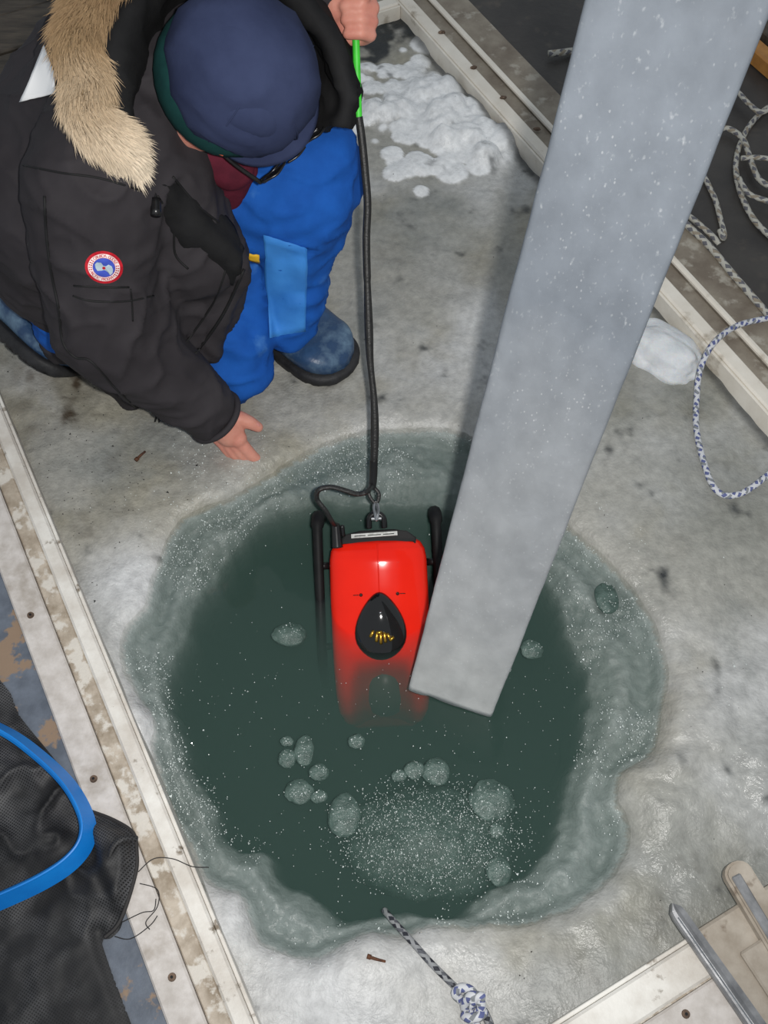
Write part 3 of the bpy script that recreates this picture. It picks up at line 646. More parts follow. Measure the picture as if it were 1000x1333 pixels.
    # side skids
    for sx in (-1, 1):
        x = sx * .110
        sk = add('side_skid', tube([(x, .215, -.15), (x, .222, -.085), (x, .205, -.052), (x, .16, -.045), (x * 1.0, .08, -.045), (x, 0, -.045), (x, -.06, -.06), (x, -.10, -.12)], lambda t: .0092 + .003 * (t < .3), 10), M['black_matte'])
        for y in (.13, -.02):
            add('skid_bracket', tube([(x, y, -.048), (sx * .088, y, -.06)], .007, 8, sm=2), M['black_plastic'], sk)
        # vertical skid plate
        bm = bmesh.new(); box_bm(bm, Vector((x, .06, -.11)), Vector((1, 0, 0)), Vector((0, 1, 0)), ZV, -.003, .003, -.12, .14, -.06, .06, .002)
        add('skid_plate', from_bm(bm), M['black_plastic'], sk, False)
        # stern thruster
        bm = bmesh.new(); bmesh.ops.create_cone(bm, cap_ends=True, segments=24, radius1=.034, radius2=.03, depth=.04, matrix=Matrix.Translation((sx * .045, .145, -.085)) @ Matrix.Rotation(math.pi / 2, 4, 'X'))
        add('stern_thruster', from_bm(bm), M['black_plastic'])
    return MM
ROV = build_rov()
def R3(x, y, z): return ROV @ Vector((x, y, z))

# ------------------------------------------------------------------ tether
KH = 1.45
def build_tether():
    root = empty('tether_cable', W(466, 60, KH), label='tether with green end and black braided sleeve held over the vehicle', cat='cable')
    end = R3(-.006, .285, -.004)
    pe = end
    kE = (end - C0).dot(VF)
    pts = [(459, -60), (463, 40), (467, 154)]
    def k_at(v): return KH + (kE - KH) * max(-.2, (v - 40) / (622 - 40))
    link('green_cord', tube([W(u, v, k_at(v)) for u, v in pts], .0056, 12), M['green_cord'], root)
    blk = [(467, 152), (471, 180), (475, 220), (478.5, 265), (477, 310), (478, 360), (480, 420), (482, 470), (487, 520), (488, 570), (486, 620)]
    link('braided_sleeve', tube([W(u, v, k_at(v)) for u, v in blk], lambda t: .0066 + .0010 * math.sin(t * 23) * (t > .5), 12, sm=8), M['black_rubber'], root)
    link('heat_shrink', tube([W(486.5, 600, k_at(600)), W(486, 622, k_at(622)), W(484.5, 636, k_at(636))], lambda t: .0076 - .0008 * t, 12), M['black_plastic'], root)
    a = W(485, 634, k_at(634)); b = R3(0, .243, -.008)
    mid = (a + b) / 2; sx = ROV.to_3x3() @ Vector((1, 0, 0))
    link('thimble_loop', tube([a, mid - sx * .009 + (a - b) * .1, b + (a - b) * .12 - sx * .005, b, b + (a - b) * .12 + sx * .005, mid + sx * .009 + (a - b) * .1], .0034, 8, True), M['black_rubber'], root)
    link('shackle', tube([b + (a - b) * .06, R3(-.0035, .236, -.006), R3(-.002, .222, -.002), R3(0, .212, -.002), R3(.003, .222, -.002), R3(.0035, .236, -.006)], .003, 8, True), M['chrome'], root)
    link('shackle_pin', tube([R3(-.009, .214, -.004), R3(.009, .214, -.004)], .0035, 8, sm=2), M['chrome'], root)
    gp = R3(-.074, .206, -.010)
    wp = [W(484, 632, k_at(632)), W(478, 640, 1.66), W(465, 643, 1.655), W(448, 638, 1.65), W(430, 634, 1.65), W(415, 638, 1.65), W(413, 650, 1.66), W(424, 665, 1.67), W(433, 680, 1.69), gp]
    link('pigtail', tube(wp, .0044, 10), M['black_rubber'], root)
build_tether()

# ------------------------------------------------------------------ the crouching person
def build_person():
    root = empty('person', G(250, 470, 0), label='person in charcoal parka, navy cap and blue snow trousers kneeling beside the hole', cat='person')
    def add(name, me, m, parent=None, smooth=True, label=None): return link(name, me, m, parent or root, smooth, label=label)
    # ---- head frame
    HC = W(318, 100, 1.36)
    fd = (VF * .52 - VU * .64 + VR * .60).normalized()
    hu = (-VF - fd * (-VF).dot(fd)).normalized(); hx = fd.cross(hu).normalized()      # hx: person's right
    HM = frame(HC, hx, -fd, hu)                                                       # local -y is the face
    def H(x, y, z): return HM @ Vector((x, y, z))
    H3 = HM.to_3x3()
    # ---- joints
    shR, elR, wrR = W(125, 245, 1.44), W(140, 425, 1.62), W(283, 543, 1.845)
    shL, elL, wrL = W(330, -10, 1.62), W(352, -60, 1.62), W(428, 6, 1.47)
    pel = W(95, 345, 1.84); chest = W(215, 170, 1.56); neck = W(268, 130, 1.42)
    hipR, kneeR, ankR = W(110, 400, 1.86), W(312, 478, 1.90), W(50, 440, 1.97)
    hipL, kneeL, ankL = W(150, 275, 1.80), W(392, 235, 1.68), W(385, 425, 1.93)
    # ---- body (one continuous skin: head, neck, torso, limbs, hands)
    bm = bmesh.new()
    ellip(bm, HM @ Matrix.Translation((0, .012, .005)) @ Matrix.Diagonal((.074, .092, .088, 1)), 24)     # skull
    ellip(bm, HM @ Matrix.Translation((0, -.032, -.055)) @ Matrix.Diagonal((.058, .055, .062, 1)), 20)   # face
    capsule(bm, H(0, -.070, -.098), H(0, -.055, -.095), .020, .03)                                        # chin
    capsule(bm, H(0, -.092, -.028), H(0, -.108, -.056), .008, .0135)                                      # nose
    capsule(bm, H(-.014, -.088, -.082), H(.014, -.088, -.082), .0075)                                     # lips
    for s in (-1, 1):
        ellip(bm, HM @ Matrix.Translation((s * .077, .008, -.035)) @ Matrix.Diagonal((.011, .02, .032, 1)), 12)   # ear
        capsule(bm, H(s * .018, -.083, -.018), H(s * .045, -.074, -.016), .011)                                   # brow
        ellip(bm, HM @ Matrix.Translation((s * .04, -.062, -.058)) @ Matrix.Diagonal((.022, .022, .018, 1)), 12)  # cheek
    capsule(bm, H(0, .02, -.06), neck, .052, .055)
    capsule(bm, neck, chest, .055, .08); capsule(bm, chest, pel, .09, .1)
    capsule(bm, chest, shR, .06, .05); capsule(bm, chest, shL, .06, .05)
    capsule(bm, shR, elR, .048, .038); capsule(bm, elR, wrR, .038, .026)
    capsule(bm, shL, elL, .048, .038); capsule(bm, elL, wrL, .038, .026)
    capsule(bm, pel, hipR, .08, .075); capsule(bm, pel, hipL, .08, .075)
    capsule(bm, hipR, kneeR, .075, .05); capsule(bm, kneeR, ankR, .05, .036)
    capsule(bm, hipL, kneeL, .075, .05); capsule(bm, kneeL, ankL, .05, .036)
    # right hand, reaching down with thumb spread
    def chain(pts, rs):
        for i in range(len(pts) - 1): capsule(bm, pts[i], pts[i + 1], rs[i], rs[i + 1], 12, 4)
    pc = W(299, 562, 1.872)
    capsule(bm, wrR, pc, .032, .030); capsule(bm, W(290, 558, 1.88), W(305, 578, 1.895), .028, .018); capsule(bm, W(296, 553, 1.868), W(310, 571, 1.872), .026, .018)
    capsule(bm, W(285, 563, 1.895), W(296, 582, 1.905), .023, .014)
    chain([W(297, 546, 1.858), W(312, 545, 1.858), W(325, 550, 1.864), W(336, 556, 1.874)], [0.0204, 0.0162, 0.0138, 0.0106])       # thumb
    chain([W(307, 569, 1.872), W(319, 583, 1.884), W(329, 594, 1.898), W(338, 600, 1.910)], [0.0150, 0.0130, 0.0118, 0.0096])        # index
    chain([W(304, 575, 1.884), W(314, 589, 1.894), W(322, 598, 1.906), W(331, 602, 1.914)], [0.0144, 0.0126, 0.0110, 0.0090])       # middle
    chain([W(299, 580, 1.894), W(307, 592, 1.902), W(314, 599, 1.910), W(321, 602, 1.917)], [0.0138, 0.0118, 0.0103, 0.0086])      # ring
    chain([W(293, 581, 1.902), W(300, 591, 1.908), W(306, 596, 1.913), W(312, 599, 1.917)], [0.0126, 0.0106, 0.0094, 0.0079])      # little
    # left hand, a fist round the green cord
    cdn = (W(466, 120, KH + .03) - W(462, 10, KH)).normalized()
    cc = W(463, 20, KH)
    tow = (C0 - cc); tow = (tow - cdn * tow.dot(cdn)).normalized(); rt = cdn.cross(tow); rt = rt if rt.x > 0 else -rt
    capsule(bm, wrL, cc - rt * .026 - tow * .006 - cdn * .014, .027, .024)
    capsule(bm, cc - rt * .020 - tow * .014 - cdn * .022, cc - rt * .014 - tow * .016 + cdn * .016, .022, .019)
    for i in range(4):
        o = cc + cdn * (-.027 + .0185 * i); r = [.0112, .0118, .0112, .0098][i]; rad = [.021, .0225, .021, .019][i]
        chain([o + (-rt * math.cos(a) * -1 * rad * 1.12 + tow * math.sin(a) * rad * 1.0) for a in (-2.2, -1.0, .15, 1.25, 2.2)], [r * 1.15, r * 1.12, r * 1.05, r, r * .86])
    chain([cc - rt * .024 + tow * .004 - cdn * .03, cc - rt * .012 + tow * .024 - cdn * .036, cc + rt * .006 + tow * .031 - cdn * .03, cc + rt * .017 + tow * .03 - cdn * .02], [.015, .0135, .0115, .0092])
    me = remesh(bm, .0028, 3, .5)
    body = add('body', me, M['skin'])
    # nails
    def nail(p, n, d, sz):
        s_ = d.cross(n).normalized()
        b2 = bmesh.new(); ellip(b2, frame(p, s_, d, n, sz, sz * 1.35, sz * .35), 10); add('fingernail', from_bm(b2), M['nail'], body)
    nail(W(334.5, 553.5, 1.862), -ray(334, 553).normalized(), (W(338, 557, 1.876) - W(325, 550, 1.864)).normalized(), .0052)
    nail(W(336.5, 597, 1.899), -ray(336, 597).normalized(), (W(338, 600, 1.910) - W(329, 594, 1.898)).normalized(), .005)
    for s in (-1, 1):
        b2 = bmesh.new(); ellip(b2, HM @ Matrix.Translation((s * .031, -.083, -.03)) @ Matrix.Diagonal((.011, .008, .007, 1)), 12); add('eye', from_bm(b2), M['eye'], body)

    # ---- trousers
    bm = bmesh.new()
    capsule(bm, hipR + Vector((0, 0, .02)), kneeR + Vector((-.02, 0.01, -.012)), .105, .070); capsule(bm, kneeR + Vector((-.01, 0, -.012)), ankR + Vector((.06, .05, 0)), .062, .045); capsule(bm, W(322, 310, 1.80), W(316, 470, 1.89), .055, .055)
    capsule(bm, W(295, 435, 1.84), W(308, 482, 1.885), .055, .062)
    capsule(bm, hipL, W(385, 245, 1.70), .13, .112); capsule(bm, W(350, 215, 1.70), W(402, 210, 1.66), .09, .085)
    capsule(bm, W(388, 245, 1.70), W(385, 320, 1.79), .108, .078); capsule(bm, W(385, 320, 1.79), W(376, 412, 1.90), .074, .054)
    capsule(bm, W(420, 235, 1.70), W(404, 335, 1.79), .072, .030)
    capsule(bm, W(377, 395, 1.88), W(374, 416, 1.905), .055, .058)
    capsule(bm, pel, hipL, .11, .13); capsule(bm, pel, hipR, .11, .10)
    me = remesh(bm, .007, 8, .5)
    fld = lambda p, n: .010 * noise.noise(Vector((p.x * 9, p.y * 9, p.z * 16))) + .007 * noise.noise(Vector((p.x * 22 + 3, p.y * 20, p.z * 30)))
    displace(me, fld); displace(me, lambda p, n: .008 * (1 - abs(noise.noise(Vector((p.x * 12 + p.z * 10, p.y * 14, p.z * 22 + 9))))) ** 4)
    trs = add('trousers', me, M['trousers']); tb = bvh_of(me)
    def drape(name, pts_px, m, parent, tree, lift=.002, n=12, k0=1.0, thick=.0015, label=None):
        """patch of cloth lying on a surface: quad given by four corners in order, projected along its own normal"""
        c = [W(u, v, k0) for u, v in pts_px]
        b2 = bmesh.new(); g = []
        for i in range(n + 1):
            row = []
            for j in range(n + 1):
                a, b = i / n, j / n
                q = (c[0] * (1 - b) + c[1] * b) * (1 - a) + (c[3] * (1 - b) + c[2] * b) * a
                dr = (q - C0).normalized(); h = tree.ray_cast(C0 + dr * .3, dr)
                if h[0] is None: row.append(None); continue
                row.append(b2.verts.new(h[0] + h[1] * lift if h[1].dot(dr) < 0 else h[0] - h[1] * lift))
            g.append(row)
        fs = []
        for i in range(n):
            for j in range(n):
                q = (g[i][j], g[i][j + 1], g[i + 1][j + 1], g[i + 1][j])
                if all(q): fs.append(b2.faces.new(q))
        bmesh.ops.recalc_face_normals(b2, faces=b2.faces[:])
        bmesh.ops.solidify(b2, geom=b2.faces[:], thickness=thick)
        for v in list(b2.verts):
            if not v.link_faces: b2.verts.remove(v)
        return add(name, from_bm(b2), m, parent, True, label)
    drape('knee_patch', [(344, 304), (400, 322), (397, 430), (349, 440)], M['knee'], trs, tb, .003, 14, label='lighter blue shin panel')
    drape('yellow_loop', [(322, 327), (337, 329), (338, 338), (324, 335)], M['yellow'], trs, tb, .006, 4)

    # ---- boots
    def boot(name, toe, heel, up, length, width, h):
        f = (toe - heel).normalized(); sd = f.cross(up).normalized(); u = sd.cross(f)
        if u.z < 0: u = -u
        b = empty('boot', heel); b.parent = root; b.matrix_parent_inverse = Matrix.Translation(-root.location)
        def outline(x):    # half width along the foot 0 heel .. 1 toe
            a = .72 + .28 * math.sin(min(1, x * 1.35) * math.pi / 2) - .1 * math.exp(-((x - .4) / .15) ** 2)
            e = 1.0
            if x > .78: e = math.sqrt(max(0, 1 - ((x - .78) / .22) ** 2))
            if x < .12: e = math.sqrt(max(0, 1 - ((.12 - x) / .12) ** 2))
            return width / 2 * a * e
        def loft(rows, nm, m):
            b2 = bmesh.new(); vs = [[b2.verts.new(q) for q in r] for r in rows]
            k = len(rows[0])
            for r1, r2 in zip(vs, vs[1:]):
                for j in range(k): b2.faces.new((r1[j], r1[(j + 1) % k], r2[(j + 1) % k], r2[j]))
            b2.faces.new(vs[0][::-1]); b2.faces.new(vs[-1])
            o = link(nm, from_bm(b2), m, None, True); o.parent = b; o.matrix_parent_inverse = Matrix.Translation(-b.location) @ b.matrix_parent_inverse.inverted() if False else Matrix.Identity(4)
            o.data.transform(Matrix.Translation(-heel)); return o
        xs = [0.001] + [i / 30 for i in range(1, 30)] + [.999]
        def top(x): return h * (.62 - .30 * min(1, max(0, (x - .35) / .4))) * (1 - .55 * max(0, (x - .8) / .2) ** 2)
        rows = []
        for x in xs:
            w_ = outline(x) + .0008; t = top(x); c = heel + f * (length * x); row = []
            for j in range(20):
                a = 2 * math.pi * j / 20; ca, sa = math.cos(a), math.sin(a); e = .62
                row.append(c + sd * (w_ * math.copysign(abs(ca) ** e, ca)) + u * (t / 2 + .022 + t / 2 * math.copysign(abs(sa) ** e, sa)))
            rows.append(row)
        loft(rows, 'boot_foot', M['boot'])
        rows = []
        for z, k in ((0, 1.03), (.006, 1.07), (.02, 1.08), (.026, 1.04), (.028, .98)):
            row = []
            for i in range(40):
                x = .001 + .998 * i / 39; row.append(heel + f * (length * (x * k - (k - 1) / 2)) + sd * (outline(x) * k + .001) + u * (z + (.004 if (i % 3 == 0 and z < .01) else 0)))
            for i in range(39, -1, -1):
                x = .001 + .998 * i / 39; row.append(heel + f * (length * (x * k - (k - 1) / 2)) - sd * (outline(x) * k + .001) + u * (z + (.004 if (i % 3 == 0 and z < .01) else 0)))
            rows.append(row)
        loft(rows, 'sole', M['sole'])
        # shaft
        rows = []
        for i in range(8):
            t = i / 7; c = heel + f * (length * (.26 + .0 * t)) + u * (.03 + h * .75 * t); rr = .046
            rows.append([c + f * (rr * 1.15 * math.cos(2 * math.pi * j / 20)) + sd * (rr * math.sin(2 * math.pi * j / 20)) for j in range(20)])
        loft(rows, 'boot_shaft', M['boot'])
        # collar gusset wings
        for s in (-1, 1):
            rows = []
            for i in range(7):
                t = i / 6; c = heel + f * (length * (.36 + .22 * t)) + sd * (s * (.052 - .030 * t)) + u * (.022 + top(.36 + .22 * t) * (.90 + .06 * t))
                rows.append([c + f * .012 * math.cos(a) * (1.2 - t) + sd * .018 * math.cos(a + 1) + u * .010 * math.sin(a) for a in (2 * math.pi * j / 8 for j in range(8))])
            loft(rows, 'tongue_flap', M['boot_trim'])
        # pull loop
        c = heel + f * (length * .50) - sd * .040 + u * (h * .62 + .03)
        o = link('pull_loop', tube([c + sd * -.012 * math.cos(a) + f * .009 * math.sin(a) - sd * .01 - heel for a in (2 * math.pi * i / 8 for i in range(8))], .0028, 6, True), M['label_white']); o.parent = b
        for k in range(3):
            y0 = heel + f * (length * (.44 + .07 * k)) + u * (top(.44 + .07 * k) + .024)
            o = link('boot_lace', tube([y0 - sd * .034 - u * .006 - heel, y0 + u * .002 - heel, y0 + sd * .034 - u * .006 - heel], .0025, 6), M['boot_trim']); o.parent = b
        return b
    toe = on_ice(452, 489); hl = on_ice(352, 424); d_ = (toe - hl).normalized()
    boot('boot', toe + d_ * .002 + Vector((0, 0, .002)), toe - d_ * .31 + Vector((0, 0, .002)), ZV, .31, .138, .17)
    t2 = G(92, 455, .03); h2 = G(20, 440, .07)
    f2 = (h2 - t2).normalized()
    tb_, hb_ = G(86, 492, .035), G(-30, 400, .075)
    boot('boot', tb_, hb_, (VR * .75 + VU * .55 - VF * .35).normalized(), (tb_ - hb_).length, .125, .13)

    # ---- parka
    bm = bmesh.new()
    ub = W(175, 130, 1.52)
    capsule(bm, W(95, 318, 1.80), W(110, 255, 1.66), .175, .205)
    capsule(bm, W(120, 250, 1.66), ub, .205, .155)
    capsule(bm, ub, W(280, 40, 1.60), .15, .13)
    capsule(bm, W(250, 120, 1.62), W(330, -10, 1.66), .12, .11)
    capsule(bm, W(70, 190, 1.62), W(110, 90, 1.60), .12, .10)
    capsule(bm, W(60, 300, 1.80), W(68, 375, 1.90), .13, .08)
    # skirt hem
    capsule(bm, W(100, 400, 1.86), W(85, 440, 1.90), .12, .05); capsule(bm, W(120, 420, 1.85), W(165, 505, 1.93), .09, .03)
    capsule(bm, W(75, 425, 1.92), W(170, 515, 1.94), .035, .028)
    # front panel over the thigh
    capsule(bm, W(200, 220, 1.52), W(250, 330, 1.64), .10, .085)
    capsule(bm, W(245, 300, 1.62), W(278, 365, 1.70), .075, .055)
    capsule(bm, W(215, 360, 1.70), W(250, 420, 1.78), .09, .055)
    capsule(bm, W(255, 250, 1.54), W(308, 352, 1.66), .03, .026)
    capsule(bm, W(308, 352, 1.66), W(272, 458, 1.80), .026, .02)
    capsule(bm, W(262, 262, 1.58), W(300, 330, 1.66), .035, .032); capsule(bm, W(296, 330, 1.67), W(300, 385, 1.74), .034, .032)
    capsule(bm, W(255, 380, 1.72), W(288, 400, 1.77), .055, .04); capsule(bm, W(288, 400, 1.77), W(262, 455, 1.83), .038, .03); capsule(bm, W(215, 400, 1.76), W(245, 450, 1.82), .06, .045)
    capsule(bm, W(90, 440, 1.93), W(174, 522, 1.965), .045, .024)
    # right sleeve
    capsule(bm, W(150, 190, 1.46), shR, .115, .105); capsule(bm, shR, W(125, 335, 1.52), .105, .098); capsule(bm, W(125, 335, 1.52), elR, .098, .098)
    capsule(bm, W(150, 385, 1.60), W(175, 440, 1.66), .095, .085)
    capsule(bm, elR, W(268, 532, 1.80), .094, .060)
    # left sleeve
    capsule(bm, W(330, 0, 1.64), W(372, -50, 1.62), .10, .085); capsule(bm, W(372, -50, 1.62), W(424, 2, 1.47), .08, .048)
    me = remesh(bm, .0062, 7, .5)
    def folds(p, n):
        a = noise.noise(Vector((p.x * 7 + p.z * 3, p.y * 7, p.z * 8)))
        r1 = (1 - abs(noise.noise(Vector((p.x * 8 + p.y * 6, p.y * 9 - p.z * 7, p.z * 12 + 4))))) ** 5
        r2 = (1 - abs(noise.noise(Vector((p.x * 17, p.y * 15 + p.z * 9, p.z * 20 + 7))))) ** 5
        return .006 * a + .008 * r1 + .004 * r2 - .006
    displace(me, folds)
    parka = add('parka', me, M['parka']); pb = bvh_of(me)
    # cuff opening rim
    cd = (wrR - elR).normalized(); cc2 = W(268, 532, 1.80) + cd * .028
    n1 = cd.orthogonal().normalized(); n2 = cd.cross(n1)
    link_pts = [cc2 + n1 * .0525 * math.cos(a) + n2 * .0525 * math.sin(a) for a in (2 * math.pi * i / 14 for i in range(14))]
    add('cuff', tube(link_pts, .0065, 8, True, 3), M['parka'], parka)
    # stitched lines lying on the cloth
    def seam(pts, r=.0016, m='seam'):
        P = []
        for q in cr([(u, v, 0) for u, v in pts], 6):
            dr = ray(q.x, q.y).normalized(); h = pb.ray_cast(C0 + dr * .3, dr)
            if h[0] is not None: P.append(h[0] - dr * .0005)
        if len(P) > 2: add('seam', tube(P, r, 6, sm=0), M[m], parka)
    seam([(58, 255), (60, 300), (66, 350), (76, 400), (82, 445), (98, 465), (118, 470), (150, 505), (185, 538)], .0024)
    seam([(95, 385), (120, 392), (165, 392), (200, 385)])
    seam([(96, 372), (132, 374), (168, 374)]); seam([(170, 376), (172, 395), (173, 418)]); seam([(30, 215), (80, 225), (130, 232), (190, 250)])
    seam([(318, 350), (290, 410), (255, 460)], .003); seam([(300, 330), (280, 390), (243, 445)], .002)
    seam([(205, 255), (225, 290), (228, 330), (245, 350)], .002); seam([(225, 230), (260, 270), (300, 300)], .002)
    # white reflective tape
    drape('reflective_tape', [(59, 60), (72, 94), (74, 123), (27, 133)], M['white_reflect'], parka, pb, .003, 10, label='bright white reflective tape')
    # drawcord toggle, hem cords
    tg = pb.ray_cast(C0, ray(203, 270).normalized())
    if tg[0] is not None:
        add('cord_toggle', tube([tg[0] - ray(203, 270) * .004 + VU * .012, tg[0] - ray(203, 270) * .008 - VU * .012], .008, 10, sm=3), M['black_plastic'], parka)
        add('draw_cord', tube([tg[0] - ray(203, 270) * .004 + VU * .03 - VR * .004, tg[0] - ray(203, 270) * .006 + VU * .01, tg[0] - ray(203, 270) * .006 - VU * .01], .0025, 6), M['seam'], parka)
    hp = [W(205, 535, 1.93), W(202, 548, 1.95), W(196, 567, 1.965)]
    add('hem_cord', tube(hp, .002, 6), M['seam'], parka); add('hem_cord', tube([hp[0], W(207, 550, 1.95), W(203, 556, 1.955)], .0018, 6), M['seam'], parka)

    # ---- sleeve badge with lettering, laid on the sleeve
    bc = (135.5, 347)
    ch = pb.ray_cast(C0, ray(*bc).normalized()); bo, bn = ch[0], ch[1]
    if bn.dot(ray(*bc)) > 0: bn = -bn
    ang = math.radians(12)
    bx = (VR * math.cos(ang) - VU * math.sin(ang)); bx = (bx - bn * bx.dot(bn)).normalized(); by = bn.cross(bx)
    kk = (bo - C0).dot(VF) / FPX
    RX, RY = 24.5 * kk, 20.5 * kk / max(.5, abs(by.dot(VU)))
    def lay(b2, lift):
        for v in b2.verts:
            px_, py_ = v.co.x * 25.0, v.co.y * 21.0
            dr = ray(bc[0] + px_ * math.cos(ang) + py_ * math.sin(ang), bc[1] + px_ * math.sin(ang) - py_ * math.cos(ang)).normalized(); h = pb.ray_cast(C0 + dr * .3, dr)
            v.co = (h[0] if h[0] is not None else bo) + bn * (lift + v.co.z)
    def ell(r0, r1, lift, name, m, parent, n=64, k=6):
        b2 = bmesh.new(); rows = []
        for i in range(k + 1):
            r = r0 + (r1 - r0) * i / k; rows.append([b2.verts.new((r * math.cos(2 * math.pi * j / n), r * math.sin(2 * math.pi * j / n), 0)) for j in range(n)])
        for a, b in zip(rows, rows[1:]):
            for j in range(n): b2.faces.new((a[j], a[(j + 1) % n], b[(j + 1) % n], b[j]))
        lay(b2, lift); return add(name, from_bm(b2), m, parent)
    badge = ell(.02, 1.0, .0016, 'sleeve_badge', M['red_patch'], parka)
    badge['label'] = 'round red, white and blue badge'
    ell(.60, .84, .0022, 'badge_ring', M['white_patch'], badge); ell(.01, .585, .0022, 'badge_centre', M['blue_patch'], badge)
    # pale land shape in the middle
    b2 = bmesh.new(); land = [(-.5, .1), (-.42, .25), (-.2, .28), (-.05, .12), (.1, .14), (.2, .26), (.38, .2), (.48, .02), (.5, -.2), (.4, -.36), (.28, -.2), (.05, -.12), (-.1, -.2), (-.3, -.26), (-.42, -.12)]
    c = b2.verts.new((0, 0, 0)); vs = [b2.verts.new((x, y, 0)) for x, y in land]
    for i in range(len(vs)): b2.faces.new((c, vs[i], vs[(i + 1) % len(vs)]))
    bmesh.ops.subdivide_edges(b2, edges=b2.edges[:], cuts=2, use_grid_fill=True); lay(b2, .0029); add('badge_map', from_bm(b2), M['grey_patch'], badge)
    b2 = bmesh.new(); bmesh.ops.create_circle(b2, cap_ends=True, segments=14, radius=.09); lay(b2, .0034); add('badge_mark', from_bm(b2), M['red_patch'], badge)
    def letters(txt, rad, a_mid, step, up, size):
        n = len(txt)
        for i, chh in enumerate(txt):
            if chh == ' ': continue
            cu = bpy.data.curves.new('t', 'FONT'); cu.body = chh; cu.size = size; cu.align_x = 'CENTER'; cu.align_y = 'CENTER'; cu.resolution_u = 2
            to = bpy.data.objects.new('t', cu); COL.objects.link(to); mm = bpy.data.meshes.new_from_object(to.evaluated_get(bpy.context.evaluated_depsgraph_get()))
            bpy.data.objects.remove(to)
            a = a_mid + (i - (n - 1) / 2) * step * (-1 if up else 1)
            rot = a - math.pi / 2 if up else a + math.pi / 2
            mm.transform(Matrix.Translation((rad * math.cos(a), rad * math.sin(a), 0)) @ Matrix.Rotation(rot, 4, 'Z'))
            b2 = bmesh.new(); b2.from_mesh(mm); lay(b2, .0028); add('badge_letter', from_bm(b2), M['red_patch'], badge, False)
    letters('CANADA GOOSE', .72, math.pi / 2, .165, True, .27)
    letters('ARCTIC PROGRAM', .72, -math.pi / 2, .145, False, .25)
    for s in (0, math.pi):
        for i in range(5):
            a = s + (i - 2) * .2
            for rr in (.67, .77):
                b2 = bmesh.new(); bmesh.ops.create_circle(b2, cap_ends=True, segments=5, radius=.045, matrix=Matrix.Translation((rr * math.cos(a), rr * math.sin(a), 0)))
                lay(b2, .0028); add('badge_leaf', from_bm(b2), M['red_patch'], badge, False)

    # ---- hood lying open around the head
    rimA = [(446, 160, 1.42), (452, 120, 1.40), (432, 60, 1.38), (392, 5, 1.36), (330, -35, 1.35), (240, -45, 1.33), (180, -5, 1.31), (148, 60, 1.31), (150, 125, 1.33), (172, 185, 1.37), (212, 240, 1.44), (255, 290, 1.505), (312, 345, 1.60)]
    midB = [(418, 168, 1.50), (422, 120, 1.50), (412, 60, 1.50), (372, 20, 1.50), (310, 0, 1.50), (262, -5, 1.48), (228, 25, 1.46), (212, 70, 1.45), (206, 120, 1.46), (216, 165, 1.48), (240, 212, 1.50), (275, 262, 1.55), (318, 325, 1.62)]
    outC = [(452, 162, 1.50), (462, 120, 1.52), (446, 55, 1.52), (400, -20, 1.52), (330, -70, 1.5), (230, -75, 1.48), (150, -25, 1.44), (112, 60, 1.44), (112, 130, 1.44), (135, 195, 1.44), (170, 255, 1.48), (215, 310, 1.56), (300, 360, 1.64)]
    A, B, Cc = [cr([tuple(W(*p)) for p in r], 6) for r in (rimA, midB, outC)]
    bm = bmesh.new(); rows = []
    for a, b, c in zip(A, B, Cc):
        prof = cr([tuple(c), tuple(c.lerp(a, .6) + (C0 - a).normalized() * .012), tuple(a), tuple(a.lerp(b, .45) + (C0 - a).normalized() * .004), tuple(b)], 5)
        rows.append([bm.verts.new(q) for q in prof])
    for r1, r2 in zip(rows, rows[1:]):
        for j in range(len(r1) - 1): bm.faces.new((r1[j], r1[j + 1], r2[j + 1], r2[j]))
    bmesh.ops.recalc_face_normals(bm, faces=bm.faces[:]); bmesh.ops.solidify(bm, geom=bm.faces[:], thickness=-.006)
    hm = from_bm(bm); displace(hm, lambda p, n: .010 * noise.noise(p * 13) + .010 * (1 - abs(noise.noise(Vector((p.x * 22 + p.y * 10, p.y * 13, p.z * 20))))) ** 4)
    hood = add('hood', hm, M['lining'], parka)

    # ---- fur ruff
    fpts = [(175, -60, 1.30), (135, -30, 1.29), (112, 15, 1.29), (102, 60, 1.29), (112, 100, 1.30), (112, 140, 1.30), (128, 165, 1.31), (158, 190, 1.34), (176, 222, 1.38)]
    fp = cr([tuple(W(*p)) for p in fpts], 10)
    core = tube([tuple(p) for p in fp], lambda t: .026 if t < .85 else .026 * max(.25, (1 - t) / .15), 12, sm=0)
    fm = bpy.data.materials.new('coyote fur'); fm.use_nodes = True; nt = fm.node_tree; N = nt.nodes; L = nt.links; p = N['Principled BSDF']
    at = N.new('ShaderNodeAttribute'); at.attribute_name = 'col'; L.new(at.outputs['Color'], p.inputs['Base Color']); p.inputs['Roughness'].default_value = .55; p.inputs['Specular IOR Level'].default_value = .25
    fur_core = mat('fur underlayer', srgb(150, 128, 98), srgb(110, 88, 62), 30, .9, .1)
    ruff = add('fur_ruff', core, fur_core, hood, label='tan and cream coyote fur trim')
    V, F, Cl = [], [], []
    np_ = len(fp); r2 = random.Random(3)
    tan, brown, cream = [np.array(srgb(*c)[:3]) for c in ((172, 146, 112), (116, 84, 52), (226, 212, 190))]
